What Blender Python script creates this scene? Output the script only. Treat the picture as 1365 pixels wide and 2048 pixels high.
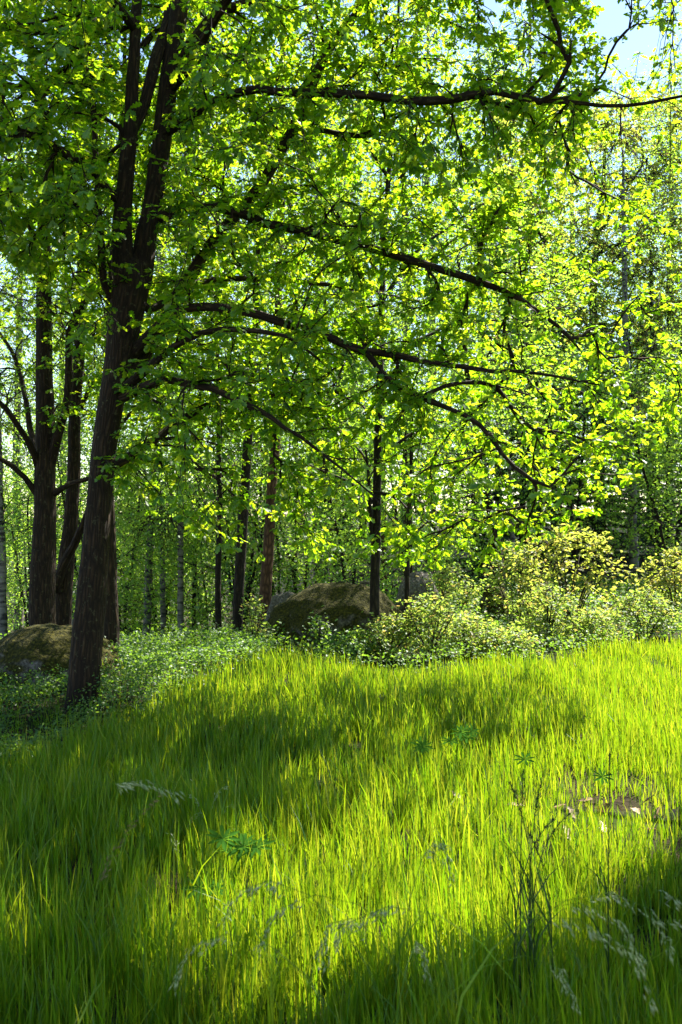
import bpy, math
import numpy as np
from mathutils import noise as mnoise, Vector

# ------------------------------------------------------------------ camera, world, sun, exposure
sc = bpy.context.scene
for o in list(bpy.data.objects):
    bpy.data.objects.remove(o)
COL = sc.collection
F = 2048 * 35.0 / 36.0          # focal length in photo pixels
CU, CV, CH = 682.5, 1024.0, 1.55

cam_d = bpy.data.cameras.new('camera')
cam_d.sensor_fit = 'VERTICAL'; cam_d.sensor_height = 36.0; cam_d.sensor_width = 24.0
cam_d.lens = 35.0; cam_d.clip_start = 0.05; cam_d.clip_end = 2000
cam_d.dof.use_dof = True; cam_d.dof.focus_distance = 7.5; cam_d.dof.aperture_fstop = 8.0
cam = bpy.data.objects.new('camera', cam_d); COL.objects.link(cam)
cam.location = (0, 0, CH); cam.rotation_euler = (math.radians(90), 0, 0)
sc.camera = cam
sc.render.resolution_x = 682; sc.render.resolution_y = 1024

SUN_AZ, SUN_EL = math.radians(38), math.radians(50)     # azimuth to the right of the view axis (+Y)
SDIR = np.array([math.sin(SUN_AZ) * math.cos(SUN_EL), math.cos(SUN_AZ) * math.cos(SUN_EL), math.sin(SUN_EL)])
world = bpy.data.worlds.new('World'); sc.world = world; world.use_nodes = True
wn = world.node_tree.nodes; wl = world.node_tree.links
sky = wn.new('ShaderNodeTexSky'); sky.sky_type = 'NISHITA'; sky.sun_disc = False
sky.sun_elevation = SUN_EL; sky.sun_rotation = SUN_AZ
sky.air_density = 1.0; sky.dust_density = 0.1; sky.ozone_density = 1.0
wl.new(sky.outputs[0], wn['Background'].inputs[0]); wn['Background'].inputs[1].default_value = 0.07

sun_d = bpy.data.lights.new('sun', 'SUN'); sun_d.energy = 5.0; sun_d.angle = math.radians(0.53)
sun_d.color = (1.0, 0.95, 0.84)
sun = bpy.data.objects.new('sun', sun_d); COL.objects.link(sun)
sun.rotation_euler = Vector(-SDIR).to_track_quat('-Z', 'Y').to_euler()
sun.location = (20, 25, 40)

sc.view_settings.view_transform = 'Standard'; sc.view_settings.look = 'None'
sc.view_settings.exposure = 2.15; sc.view_settings.gamma = 1.0
sc.cycles.max_bounces = 8; sc.cycles.diffuse_bounces = 4; sc.cycles.glossy_bounces = 2
sc.cycles.transmission_bounces = 4; sc.cycles.transparent_max_bounces = 4
sc.cycles.caustics_reflective = False; sc.cycles.caustics_refractive = False
sc.cycles.use_denoising = True

# ------------------------------------------------------------------ helpers
RNG = np.random.default_rng(11)

def P(u, v, d):
    """photo pixel + distance along the view axis -> world point"""
    return np.array([(u - CU) * d / F, d, CH + (CV - v) * d / F])

def to_uv(p):
    p = np.atleast_2d(p); d = np.maximum(p[:, 1], 0.05)
    return CU + p[:, 0] / d * F, CV - (p[:, 2] - CH) / d * F

def sstep(x, a, b):
    t = np.clip((np.asarray(x, float) - a) / (b - a), 0, 1)
    return t * t * (3 - 2 * t)

def ground_z(x, y):
    x = np.asarray(x, float); y = np.asarray(y, float)
    r = x / np.maximum(y, 1.5)
    back = np.clip(y - 11.0, 0, 26)
    left = sstep(-r, -0.02, 0.10)
    right = sstep(r, 0.03, 0.20)
    z = -0.13 * back * left + 0.035 * back * right
    z = z + 0.035 * np.sin(x * 1.3 + 0.7) * np.cos(y * 0.9) + 0.02 * np.sin(x * 3.1 + y * 2.3)
    z = z - 0.10 * sstep(-x, 0.8, 2.6) * sstep(y, 4.5, 7.5)
    return z

def gz(x, y):
    return float(ground_z(x, y))

def make_mesh(name, v, t, mat=None, smooth=False, attr=None):
    me = bpy.data.meshes.new(name)
    v = np.asarray(v, np.float32); t = np.asarray(t, np.int32)
    me.vertices.add(len(v)); me.vertices.foreach_set('co', v.ravel())
    me.loops.add(t.size); me.loops.foreach_set('vertex_index', t.ravel())
    me.polygons.add(len(t))
    me.polygons.foreach_set('loop_start', np.arange(0, t.size, t.shape[1], dtype=np.int32))
    if attr is not None:
        a = me.attributes.new('barkco', 'FLOAT_VECTOR', 'POINT')
        a.data.foreach_set('vector', np.asarray(attr, np.float32).ravel())
    me.update(calc_edges=True)
    if smooth:
        me.polygons.foreach_set('use_smooth', np.ones(len(t), bool))
    if mat: me.materials.append(mat)
    return me

def link(name, me, parent=None, loc=None, kind=None, label=None, cat=None, group=None):
    o = bpy.data.objects.new(name, me); COL.objects.link(o)
    if parent is not None: o.parent = parent
    if loc is not None: o.location = loc
    if kind: o['kind'] = kind
    if label: o['label'] = label
    if cat: o['category'] = cat
    if group: o['group'] = group
    return o

def thing(name, loc, label, cat, group=None, rz=0.0):
    o = link(name, None, None, [float(q) for q in loc], None, label, cat, group)
    o.rotation_euler = (0, 0, rz); o.empty_display_size = 0.2
    return o

def norm(a):
    return a / np.maximum(np.linalg.norm(a, axis=-1, keepdims=True), 1e-9)

def tube(pts, rad, sides, rough=0.0, seed=0.0, cap=True):
    """swept tube; returns verts, tris, bark coordinates"""
    pts = np.asarray(pts, float); rad = np.asarray(rad, float); n = len(pts)
    tan = norm(np.gradient(pts, axis=0))
    ref = np.array([0.31, 0.17, 0.93]) if abs(tan[0][2]) < 0.8 else np.array([1.0, 0.1, 0.05])
    a = norm(np.cross(tan, ref)); b = np.cross(tan, a)
    ln = np.concatenate([[0], np.cumsum(np.linalg.norm(np.diff(pts, axis=0), axis=1))])
    th = np.linspace(0, 2 * np.pi, sides, endpoint=False)
    c, s = np.cos(th), np.sin(th)
    rr = np.repeat(rad[:, None], sides, 1)
    if rough:
        rr = rr * (1 + rough * (np.sin(th[None] * 3 + ln[:, None] * 1.1 + seed) * 0.5 + np.sin(th[None] * 5 - ln[:, None] * 2.3 + seed * 2) * 0.3
                                + np.sin(th[None] * 2 + ln[:, None] * 4.1 + seed * 3) * 0.35))
    v = pts[:, None, :] + rr[:, :, None] * (a[:, None, :] * c[None, :, None] + b[:, None, :] * s[None, :, None])
    bc = np.stack([rr * c, rr * s, np.repeat(ln[:, None], sides, 1) + seed * 7.7], -1)
    i = np.arange(n - 1)[:, None] * sides; j = np.arange(sides)[None]; k = (np.arange(sides) + 1)[None] % sides
    q = np.stack([i + j, i + k, i + sides + k, i + sides + j], -1).reshape(-1, 4)
    t = np.concatenate([q[:, [0, 1, 2]], q[:, [0, 2, 3]]])
    v = v.reshape(-1, 3); bc = bc.reshape(-1, 3)
    if cap:
        m = len(v); v = np.vstack([v, pts[-1] + tan[-1] * rad[-1]]); bc = np.vstack([bc, [0, 0, ln[-1]]])
        jj = np.arange(sides)
        t = np.vstack([t, np.stack([(n - 1) * sides + jj, (n - 1) * sides + (jj + 1) % sides, np.full(sides, m)], -1)])
    return v, t, bc

class Acc:
    def __init__(s): s.v, s.t, s.b, s.n = [], [], [], 0
    def add(s, v, t, b=None):
        s.v.append(v); s.t.append(np.asarray(t) + s.n); s.n += len(v)
        s.b.append(b if b is not None else np.asarray(v))
    def get(s): return np.vstack(s.v), np.vstack(s.t), np.vstack(s.b)

def catmull(pts, step):
    pts = np.asarray(pts, float)
    ext = np.vstack([2 * pts[0] - pts[1], pts, 2 * pts[-1] - pts[-2]])
    out = []
    for i in range(1, len(ext) - 2):
        p0, p1, p2, p3 = ext[i - 1], ext[i], ext[i + 1], ext[i + 2]
        m = max(1, int(np.linalg.norm((p2 - p1)[:3]) / step))
        for k in range(m):
            t = k / m
            out.append(0.5 * ((2 * p1) + (-p0 + p2) * t + (2 * p0 - 5 * p1 + 4 * p2 - p3) * t * t + (-p0 + 3 * p1 - 3 * p2 + p3) * t ** 3))
    out.append(pts[-1])
    return np.array(out)

def scatter(tv, tt, pos, x, n, s):
    """copies of one small template as real faces"""
    n = norm(n - x * np.sum(n * x, -1, keepdims=True)); y = np.cross(n, x)
    s = np.asarray(s); s = s[:, None] if s.ndim == 1 else s
    tvs = tv[None] * s[:, :, None] if s.shape[1] == 1 else tv[None] * s[:, None, :]
    v = pos[:, None] + tvs[..., 0:1] * x[:, None] + tvs[..., 1:2] * y[:, None] + tvs[..., 2:3] * n[:, None]
    t = tt[None] + (np.arange(len(pos)) * len(tv))[:, None, None]
    return v.reshape(-1, 3), t.reshape(-1, 3)

# ---- leaf templates (length 1 along x)
def mirror(half, mid, tris):
    """half: outline points (y>0), mid: points on the midrib"""
    v = [(*p, 0.0) for p in mid] + [(*p, 0.0) for p in half] + [(p[0], -p[1], 0.0) for p in half]
    nm, nh = len(mid), len(half)
    t = list(tris) + [tuple((i if i < nm else i + nh) for i in (a, c, b)) for a, b, c in tris]
    v = np.array(v, float)
    v[:, 2] = 0.28 * np.abs(v[:, 1]) - 0.16 * v[:, 0] ** 2 + 0.03 * np.sin(v[:, 0] * 9 + np.sign(v[:, 1]))
    return v, np.array(t)
OAK = mirror([(.20, .13), (.29, .075), (.44, .25), (.53, .13), (.70, .30), (.77, .16), (.92, .17)],
             [(0, 0), (.30, 0), (.55, 0), (.78, 0), (1.0, 0)],
             [(0, 1, 6), (0, 6, 5), (1, 2, 8), (1, 8, 7), (1, 7, 6), (2, 3, 10), (2, 10, 9), (2, 9, 8), (3, 4, 11), (3, 11, 10)])
OAKLOW = mirror([(.30, .10), (.48, .26), (.58, .12), (.78, .27)], [(0, 0), (.55, 0), (1.0, 0)],
                [(0, 1, 3), (1, 5, 4), (1, 4, 3), (1, 2, 6), (1, 6, 5)])
OVAL = mirror([(.30, .24), (.68, .25)], [(0, 0), (1.0, 0)], [(0, 3, 2), (0, 1, 3)])
DIAM = (np.array([(0, 0, 0), (.45, .34, .07), (1, 0, -.1), (.45, -.34, .07)], float), np.array([(0, 2, 1), (0, 3, 2)]))

# ------------------------------------------------------------------ materials
def new_mat(name):
    m = bpy.data.materials.new(name); m.use_nodes = True
    nt = m.node_tree; nt.nodes.clear()
    return m, nt.nodes, nt.links, nt.nodes.new('ShaderNodeOutputMaterial')

def ramp(nodes, stops):
    r = nodes.new('ShaderNodeValToRGB'); e = r.color_ramp.elements
    while len(e) < len(stops): e.new(0.5)
    for k, (p, c) in enumerate(stops):
        e[k].position = p; e[k].color = (*c, 1)
    return r

TK = 0.70     # leaf transmittance level
def leaf_mat(name, refl, trans, gloss=0.05, rough=0.4, mix=0.55):
    """refl, trans: lists of (pos, rgb) picked per leaf"""
    m, n, l, out = new_mat(name)
    g = n.new('ShaderNodeNewGeometry')
    refl = [(p, tuple(q * .75 for q in c)) for p, c in refl]; trans = [(p, tuple(q * TK for q in c)) for p, c in trans]
    r1 = ramp(n, refl); r2 = ramp(n, trans)
    l.new(g.outputs['Random Per Island'], r1.inputs[0]); l.new(g.outputs['Random Per Island'], r2.inputs[0])
    d = n.new('ShaderNodeBsdfDiffuse'); t = n.new('ShaderNodeBsdfTranslucent')
    l.new(r1.outputs[0], d.inputs[0]); l.new(r2.outputs[0], t.inputs[0])
    mx = n.new('ShaderNodeMixShader'); mx.inputs[0].default_value = mix
    l.new(d.outputs[0], mx.inputs[1]); l.new(t.outputs[0], mx.inputs[2])
    gl = n.new('ShaderNodeBsdfGlossy'); gl.inputs['Roughness'].default_value = rough
    gl.inputs[0].default_value = (1, 1, 1, 1)
    m2 = n.new('ShaderNodeMixShader'); m2.inputs[0].default_value = gloss
    l.new(mx.outputs[0], m2.inputs[1]); l.new(gl.outputs[0], m2.inputs[2]); l.new(m2.outputs[0], out.inputs[0])
    return m

M_OAKLEAF = leaf_mat('oak_leaf', [(0, (.034, .15, .003)), (.7, (.054, .19, .005)), (1, (.09, .22, .010))],
                     [(0, (.30, .66, .008)), (.6, (.54, .84, .014)), (1, (.84, .94, .03))], 0.03, 0.45, 0.62)
M_BIRCHLEAF = leaf_mat('birch_leaf', [(0, (.07, .22, .02)), (1, (.14, .32, .05))],
                       [(0, (.44, .82, .04)), (1, (.76, 1.05, .10))], 0.035, 0.45, 0.6)
M_FARLEAF = leaf_mat('far_leaf', [(0, (.05, .12, .03)), (1, (.10, .18, .05))], [(0, (.30, .54, .05)), (1, (.52, .70, .11))], 0.0, 0.6, 0.55)
M_BRONZE = leaf_mat('bronze_leaf', [(0, (.13, .19, .03)), (.8, (.19, .22, .045)), (1, (.24, .17, .06))],
                    [(0, (.52, .68, .06)), (.8, (.74, .76, .11)), (1, (.78, .58, .13))], 0.02, 0.5, 0.6)
M_SHRUBLEAF = leaf_mat('shrub_leaf', [(0, (.09, .19, .035)), (.7, (.16, .26, .05)), (1, (.24, .2, .07))],
                       [(0, (.40, .64, .06)), (.75, (.66, .80, .11)), (1, (.75, .52, .14))], 0.025, 0.5, 0.54)
M_BILBERRY = leaf_mat('bilberry_leaf', [(0, (.035, .12, .01)), (1, (.07, .18, .025))],
                      [(0, (.24, .50, .02)), (1, (.44, .66, .06))], 0.035, 0.5, 0.48)
M_SPRUCE = leaf_mat('spruce_needles', [(0, (.03, .075, .02)), (1, (.06, .12, .03))],
                    [(0, (.03, .07, .01)), (1, (.06, .12, .02))], 0.03, 0.5, 0.25)
M_GRASS = leaf_mat('grass_blade', [(0, (.028, .15, .003)), (.8, (.050, .20, .005)), (1, (.10, .21, .012))],
                   [(0, (.21, .43, .005)), (.7, (.41, .55, .009)), (1, (.62, .66, .03))], 0.02, 0.42, 0.62)
M_LUPINE = leaf_mat('lupine_leaf', [(0, (.04, .13, .015)), (1, (.06, .17, .022))],
                    [(0, (.2, .46, .03)), (1, (.28, .52, .04))], 0.0, 0.5, 0.42)
M_SHADESTALK = leaf_mat('shaded_stalk', [(0, (.03, .075, .012)), (1, (.05, .1, .02))], [(0, (.05, .12, .01)), (1, (.08, .16, .015))], 0.02, 0.5, 0.35)  # grass stalk colour darkened to stand for the shade it is in
M_SEED = leaf_mat('seed_head', [(0, (.46, .58, .22)), (1, (.7, .76, .38))],
                  [(0, (.5, .66, .2)), (1, (.75, .85, .35))], 0.05, 0.5, 0.4)
M_OCHRE = leaf_mat('ochre_seed_head', [(0, (.22, .17, .04)), (1, (.3, .22, .06))],
                   [(0, (.35, .28, .05)), (1, (.42, .3, .06))], 0.04, 0.5, 0.4)
M_DRYLEAF = leaf_mat('dry_leaf', [(0, (.22, .12, .06)), (.5, (.36, .22, .12)), (1, (.5, .36, .22))],
                     [(0, (.25, .13, .05)), (1, (.4, .25, .1))], 0.05, 0.5, 0.2)

def bark_mat(name, dark, light, sc_long=2.0, sc_round=26.0, lichen=None, bump=1.0):
    m, n, l, out = new_mat(name)
    at = n.new('ShaderNodeAttribute'); at.attribute_name = 'barkco'
    mp = n.new('ShaderNodeMapping'); mp.inputs['Scale'].default_value = (sc_round, sc_round, sc_long * 2.2)
    l.new(at.outputs['Vector'], mp.inputs[0])
    n1 = n.new('ShaderNodeTexNoise'); n1.inputs['Scale'].default_value = 1.0; n1.inputs['Detail'].default_value = 5; n1.inputs['Distortion'].default_value = 0.6
    l.new(mp.outputs[0], n1.inputs['Vector'])
    vo = n.new('ShaderNodeTexVoronoi'); vo.feature = 'DISTANCE_TO_EDGE'; vo.inputs['Scale'].default_value = 1.1
    l.new(mp.outputs[0], vo.inputs['Vector'])
    r = ramp(n, [(0.0, tuple(c * .35 for c in dark)), (.18, dark), (.55, light)])
    mul = n.new('ShaderNodeMath'); mul.operation = 'MULTIPLY'
    l.new(vo.outputs['Distance'], mul.inputs[0]); mul.inputs[1].default_value = 1.4
    ad = n.new('ShaderNodeMath'); ad.operation = 'MULTIPLY'; l.new(mul.outputs[0], ad.inputs[0]); l.new(n1.outputs['Fac'], ad.inputs[1])
    l.new(ad.outputs[0], r.inputs[0]); col = r.outputs[0]
    if lichen:
        n2 = n.new('ShaderNodeTexNoise'); n2.inputs['Scale'].default_value = 24; n2.inputs['Detail'].default_value = 6; n2.inputs['Roughness'].default_value = 0.7
        l.new(at.outputs['Vector'], n2.inputs['Vector'])
        rl = ramp(n, [(0.57, (0, 0, 0)), (0.70, (1, 1, 1))]); l.new(n2.outputs['Fac'], rl.inputs[0])
        mx = n.new('ShaderNodeMix'); mx.data_type = 'RGBA'; mx.inputs[7].default_value = (*lichen, 1)
        l.new(rl.outputs[0], mx.inputs[0]); l.new(col, mx.inputs[6]); col = mx.outputs[2]
    bs = n.new('ShaderNodeBsdfPrincipled'); bs.inputs['Roughness'].default_value = 0.9
    bs.inputs['Specular IOR Level'].default_value = 0.25
    l.new(col, bs.inputs['Base Color'])
    bp = n.new('ShaderNodeBump'); bp.inputs['Strength'].default_value = bump; bp.inputs['Distance'].default_value = 0.02
    l.new(ad.outputs[0], bp.inputs['Height']); l.new(bp.outputs[0], bs.inputs['Normal'])
    l.new(bs.outputs[0], out.inputs[0])
    return m
M_OAKBARK = bark_mat('oak_bark', (.034, .019, .008), (.105, .064, .03), 2.0, 30, (.085, .08, .035), 1.4)
M_TWIG = bark_mat('twig_bark', (.05, .035, .022), (.12, .085, .055), 4, 40, None, 0.3)
M_PINEBARK = bark_mat('pine_bark', (.12, .06, .03), (.34, .17, .085), 3, 18)
M_GREYBARK = bark_mat('dark_grey_bark', (.024, .016, .009), (.065, .048, .028), 2.5, 22, (.07, .07, .03))

def birch_bark():
    m, n, l, out = new_mat('birch_bark')
    at = n.new('ShaderNodeAttribute'); at.attribute_name = 'barkco'
    mp = n.new('ShaderNodeMapping'); mp.inputs['Scale'].default_value = (5, 5, 16)
    l.new(at.outputs['Vector'], mp.inputs[0])
    n1 = n.new('ShaderNodeTexNoise'); n1.inputs['Scale'].default_value = 1; n1.inputs['Detail'].default_value = 4
    l.new(mp.outputs[0], n1.inputs['Vector'])
    r = ramp(n, [(.40, (.022, .018, .013)), (.50, (.13, .115, .085)), (.8, (.26, .24, .19))])
    l.new(n1.outputs['Fac'], r.inputs[0])
    bs = n.new('ShaderNodeBsdfPrincipled'); bs.inputs['Roughness'].default_value = 0.75
    l.new(r.outputs[0], bs.inputs['Base Color']); l.new(bs.outputs[0], out.inputs[0])
    return m
M_BIRCHBARK = birch_bark()

def rock_mat(name, moss_lo, moss_hi):
    m, n, l, out = new_mat(name)
    tc = n.new('ShaderNodeTexCoord'); g = n.new('ShaderNodeNewGeometry')
    n1 = n.new('ShaderNodeTexNoise'); n1.inputs['Scale'].default_value = 3.2; n1.inputs['Detail'].default_value = 9; n1.inputs['Roughness'].default_value = 0.65
    n2 = n.new('ShaderNodeTexNoise'); n2.inputs['Scale'].default_value = 40; n2.inputs['Detail'].default_value = 5
    l.new(tc.outputs['Object'], n1.inputs['Vector']); l.new(tc.outputs['Object'], n2.inputs['Vector'])
    stone = ramp(n, [(.3, (.05, .042, .032)), (.52, (.12, .105, .085)), (.75, (.24, .22, .19))])
    mossc = ramp(n, [(.3, (.010, .011, .001)), (.5, (.033, .031, .003)), (.72, (.085, .072, .007))])
    l.new(n2.outputs['Fac'], stone.inputs[0]); l.new(n2.outputs['Fac'], mossc.inputs[0])
    sx = n.new('ShaderNodeSeparateXYZ'); l.new(g.outputs['Normal'], sx.inputs[0])
    ad = n.new('ShaderNodeMath'); ad.operation = 'MULTIPLY_ADD'; ad.inputs[1].default_value = 0.30
    l.new(sx.outputs['Z'], ad.inputs[0]); l.new(n1.outputs['Fac'], ad.inputs[2])
    mf = ramp(n, [(moss_lo, (0, 0, 0)), (moss_hi, (1, 1, 1))]); l.new(ad.outputs[0], mf.inputs[0])
    mx = n.new('ShaderNodeMix'); mx.data_type = 'RGBA'
    l.new(mf.outputs[0], mx.inputs[0]); l.new(stone.outputs[0], mx.inputs[6]); l.new(mossc.outputs[0], mx.inputs[7])
    bs = n.new('ShaderNodeBsdfPrincipled'); bs.inputs['Roughness'].default_value = 0.95; bs.inputs['Specular IOR Level'].default_value = 0.2
    l.new(mx.outputs[2], bs.inputs['Base Color'])
    hb = n.new('ShaderNodeMath'); hb.operation = 'MULTIPLY_ADD'; hb.inputs[1].default_value = 0.35
    l.new(n2.outputs['Fac'], hb.inputs[0]); l.new(n1.outputs['Fac'], hb.inputs[2])
    bp = n.new('ShaderNodeBump'); bp.inputs['Strength'].default_value = 0.9; bp.inputs['Distance'].default_value = 0.07
    l.new(hb.outputs[0], bp.inputs['Height']); l.new(bp.outputs[0], bs.inputs['Normal'])
    l.new(bs.outputs[0], out.inputs[0])
    return m
M_MOSSROCK = rock_mat('mossy_rock', 0.42, 0.56)
M_BAREROCK = rock_mat('bare_rock', 0.72, 0.86)

def ground_mat():
    m, n, l, out = new_mat('woodland_soil')
    tc = n.new('ShaderNodeTexCoord')
    n1 = n.new('ShaderNodeTexNoise'); n1.inputs['Scale'].default_value = 1.1; n1.inputs['Detail'].default_value = 6
    n2 = n.new('ShaderNodeTexNoise'); n2.inputs['Scale'].default_value = 30; n2.inputs['Detail'].default_value = 6
    l.new(tc.outputs['Object'], n1.inputs['Vector']); l.new(tc.outputs['Object'], n2.inputs['Vector'])
    r1 = ramp(n, [(.35, (.035, .024, .014)), (.6, (.02, .035, .008))]); l.new(n1.outputs['Fac'], r1.inputs[0])
    r2 = ramp(n, [(.3, (.35, .35, .35)), (.7, (1.2, 1.1, 1.0))]); l.new(n2.outputs['Fac'], r2.inputs[0])
    mx = n.new('ShaderNodeMix'); mx.data_type = 'RGBA'; mx.blend_type = 'MULTIPLY'; mx.inputs[0].default_value = 1
    l.new(r1.outputs[0], mx.inputs[6]); l.new(r2.outputs[0], mx.inputs[7])
    bs = n.new('ShaderNodeBsdfPrincipled'); bs.inputs['Roughness'].default_value = 1.0; bs.inputs['Specular IOR Level'].default_value = 0.1
    l.new(mx.outputs[2], bs.inputs['Base Color'])
    bp = n.new('ShaderNodeBump'); bp.inputs['Strength'].default_value = 0.8; bp.inputs['Distance'].default_value = 0.03
    l.new(n2.outputs['Fac'], bp.inputs['Height']); l.new(bp.outputs[0], bs.inputs['Normal'])
    l.new(bs.outputs[0], out.inputs[0])
    return m
M_SOIL = ground_mat()

# ------------------------------------------------------------------ ground
def axis(lo, hi, fine_lo, fine_hi, fine, growth=1.18):
    a = list(np.arange(fine_lo, fine_hi, fine)); s = fine
    x = a[-1]
    while x < hi: s *= growth; x += s; a.append(min(x, hi))
    s = fine; x = a[0]
    while x > lo: s *= growth; x -= s; a.insert(0, max(x, lo))
    return np.array(a)
gx = axis(-400, 400, -9, 9, 0.25); gy = axis(-200, 900, -2, 30, 0.25)
XX, YY = np.meshgrid(gx, gy)
gv = np.stack([XX, YY, ground_z(XX, YY)], -1).reshape(-1, 3)
nx = len(gx); ii = (np.arange(len(gy) - 1)[:, None] * nx + np.arange(nx - 1)[None]).ravel()
gt = np.concatenate([np.stack([ii, ii + 1, ii + nx + 1], -1), np.stack([ii, ii + nx + 1, ii + nx], -1)])
link('ground', make_mesh('ground', gv, gt, M_SOIL, True), kind='structure',
     label='woodland floor under the meadow grass and trees', cat='ground')

# where on the ground the photograph shows sun (1) or shade (0), as seen through the camera
LIT_U = np.array([0, 200, 400, 600, 800, 1000, 1200, 1365])
LIT_V = np.array([1300, 1380, 1450, 1520, 1600, 1700, 1800, 1900, 2040])
LIT = np.array([
    [.3, .3, .7, 1., 1., 1., 1., 1.],
    [.2, .3, .7, .9, 1., 1., 1., 1.],
    [.5, .4, .3, .35, .7, .8, .7, .8],
    [.3, .2, .05, .2, .45, .7, .8, .9],
    [.1, .1, .2, .3, .8, .9, .8, .3],
    [.3, .1, .5, .9, 1., .9, .7, .2],
    [.4, .3, .7, 1., 1., .7, .1, .0],
    [.25, .25, .35, .5, .15, .0, .0, .0],
    [.15, .1, .1, .1, .0, .0, .0, .0]])
def lit_target(p):
    """sun wish (0..1) of the ground spot that a point p would shade; nan if it is out of frame"""
    h = np.maximum(p[:, 2] - 0.15, 0)
    q = p - SDIR[None] * (h / SDIR[2])[:, None]
    u, v = to_uv(q)
    ok = (q[:, 1] > 2.2) & (q[:, 1] < 13) & (u > -80) & (u < 1450) & (v > 1270)
    fu = np.interp(u, LIT_U, np.arange(len(LIT_U))); fv = np.interp(v, LIT_V, np.arange(len(LIT_V)))
    iu = np.clip(fu.astype(int), 0, len(LIT_U) - 2); iv = np.clip(fv.astype(int), 0, len(LIT_V) - 2)
    a, b = fu - iu, fv - iv
    val = (LIT[iv, iu] * (1 - a) * (1 - b) + LIT[iv, iu + 1] * a * (1 - b) + LIT[iv + 1, iu] * (1 - a) * b + LIT[iv + 1, iu + 1] * a * b)
    return np.where(ok, val, np.nan)

# ------------------------------------------------------------------ tree growing
SHADE = []
class Skeleton:
    def __init__(s, seed):
        s.p = np.zeros((90000, 3)); s.par = np.full(90000, -1); s.r = np.zeros(90000); s.limb = np.zeros(90000, int)
        s.n = 0; s.chains = []; s.tips = []; s.rng = np.random.default_rng(seed); s.pen = np.zeros(90000)
    def path(s, pts, rad, limb, attach=True, step=0.14, wob=0.012, pen=0.0, sides=8, rough=0.0):
        q = np.column_stack([pts, rad]); q = catmull(q, step)
        if len(q) > 6:
            nz = s.rng.normal(0, wob * 2.2, (len(q), 3)); nz = np.stack([np.convolve(nz[:, j], np.ones(5) / 5, 'same') for j in range(3)], 1)
            q[1:-1, :3] += nz[1:-1]
        par = -1
        if attach and s.n:
            par = int(np.argmin(np.linalg.norm(s.p[:s.n] - q[0, :3], axis=1)))
        i0 = s.n
        for k in range(len(q)):
            s.p[s.n] = q[k, :3]; s.r[s.n] = max(q[k, 3], 0.002); s.par[s.n] = par if k == 0 else s.n - 1
            s.limb[s.n] = limb; s.pen[s.n] = pen; s.n += 1
        s.chains.append(dict(a=i0, b=s.n, limb=limb, sides=sides, rough=rough, root=par, fixed=True))
        return i0, s.n
    def grow(s, targets, seg=0.13, droop=0.0, maxlen=3.0, r0=0.0025, power=0.44):
        targets = np.asarray(targets, float)
        # nearest first
        d0 = np.full(len(targets), 1e9)
        for a in range(0, s.n, 400):
            b = min(a + 400, s.n)
            dd = np.linalg.norm(targets[:, None] - s.p[None, a:b], axis=2) + s.pen[None, a:b]
            d0 = np.minimum(d0, dd.min(1))
        for ti in np.argsort(d0):
            t = targets[ti]
            dv = s.p[:s.n] - t
            dd = np.sqrt(np.einsum('ij,ij->i', dv, dv)) + s.pen[:s.n]
            k = int(np.argmin(dd)); L = np.linalg.norm(s.p[k] - t)
            if L > maxlen or L < 0.02: continue
            # step back down the parent a little so that twigs fork at a sharp angle
            back = 0.0; kk = k
            while s.par[kk] >= 0 and back < 0.25 * L and s.pen[kk] == 0:
                back += np.linalg.norm(s.p[kk] - s.p[s.par[kk]]); kk = s.par[kk]
            k = kk; p0 = s.p[k]; L = np.linalg.norm(p0 - t)
            pd = p0 - s.p[s.par[k]] if s.par[k] >= 0 else np.array([0, 0, 1.0])
            pd = pd / max(np.linalg.norm(pd), 1e-6)
            m = max(2, int(L / seg)); tt = np.linspace(0, 1, m + 1)[1:, None]
            c1 = p0 + pd * 0.25 * L + s.rng.normal(0, 0.08 * L, 3)
            c1 = c1 * 0.6 + (p0 + (t - p0) * 0.4) * 0.4 + np.array([0, 0, droop * L])
            q = (1 - tt) ** 2 * p0 + 2 * tt * (1 - tt) * c1 + tt ** 2 * t
            q[:-1] += s.rng.normal(0, 0.012, (m - 1, 3)) * min(1, L * 2)
            i0 = s.n
            for j in range(m):
                s.p[s.n] = q[j]; s.par[s.n] = k if j == 0 else s.n - 1; s.limb[s.n] = s.limb[k]; s.n += 1
            s.chains.append(dict(a=i0, b=s.n, limb=s.limb[k], sides=4, rough=0, root=k, fixed=False))
            s.tips.append(s.n - 1)
        cnt = np.zeros(s.n)
        for tp in s.tips: cnt[tp] += 1
        for i in range(s.n - 1, -1, -1):
            if s.par[i] >= 0: cnt[s.par[i]] += cnt[i]
        s.r[:s.n] = np.maximum(s.r[:s.n], np.minimum(r0 * np.maximum(cnt, 1) ** power, 0.035))
    def mesh_parts(s, base):
        acc = {}
        for c in s.chains:
            idx = np.arange(c['a'], c['b'])
            r = s.r[idx].copy()
            if c['root'] >= 0 and s.r[c['root']] < 0.2:
                idx = np.concatenate([[c['root']], idx]); r = np.concatenate([[min(r[0] * 1.25, s.r[c['root']])], r])
            if len(idx) < 2: continue
            sides = c['sides'] if c['fixed'] else (6 if r[0] > .012 else 4 if r[0] > .006 else 3)
            v, t, b = tube(s.p[idx] - base, r, sides, c['rough'], c['a'] * 0.37)
            acc.setdefault(c['limb'], Acc()).add(v, t, b)
        return acc

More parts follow.
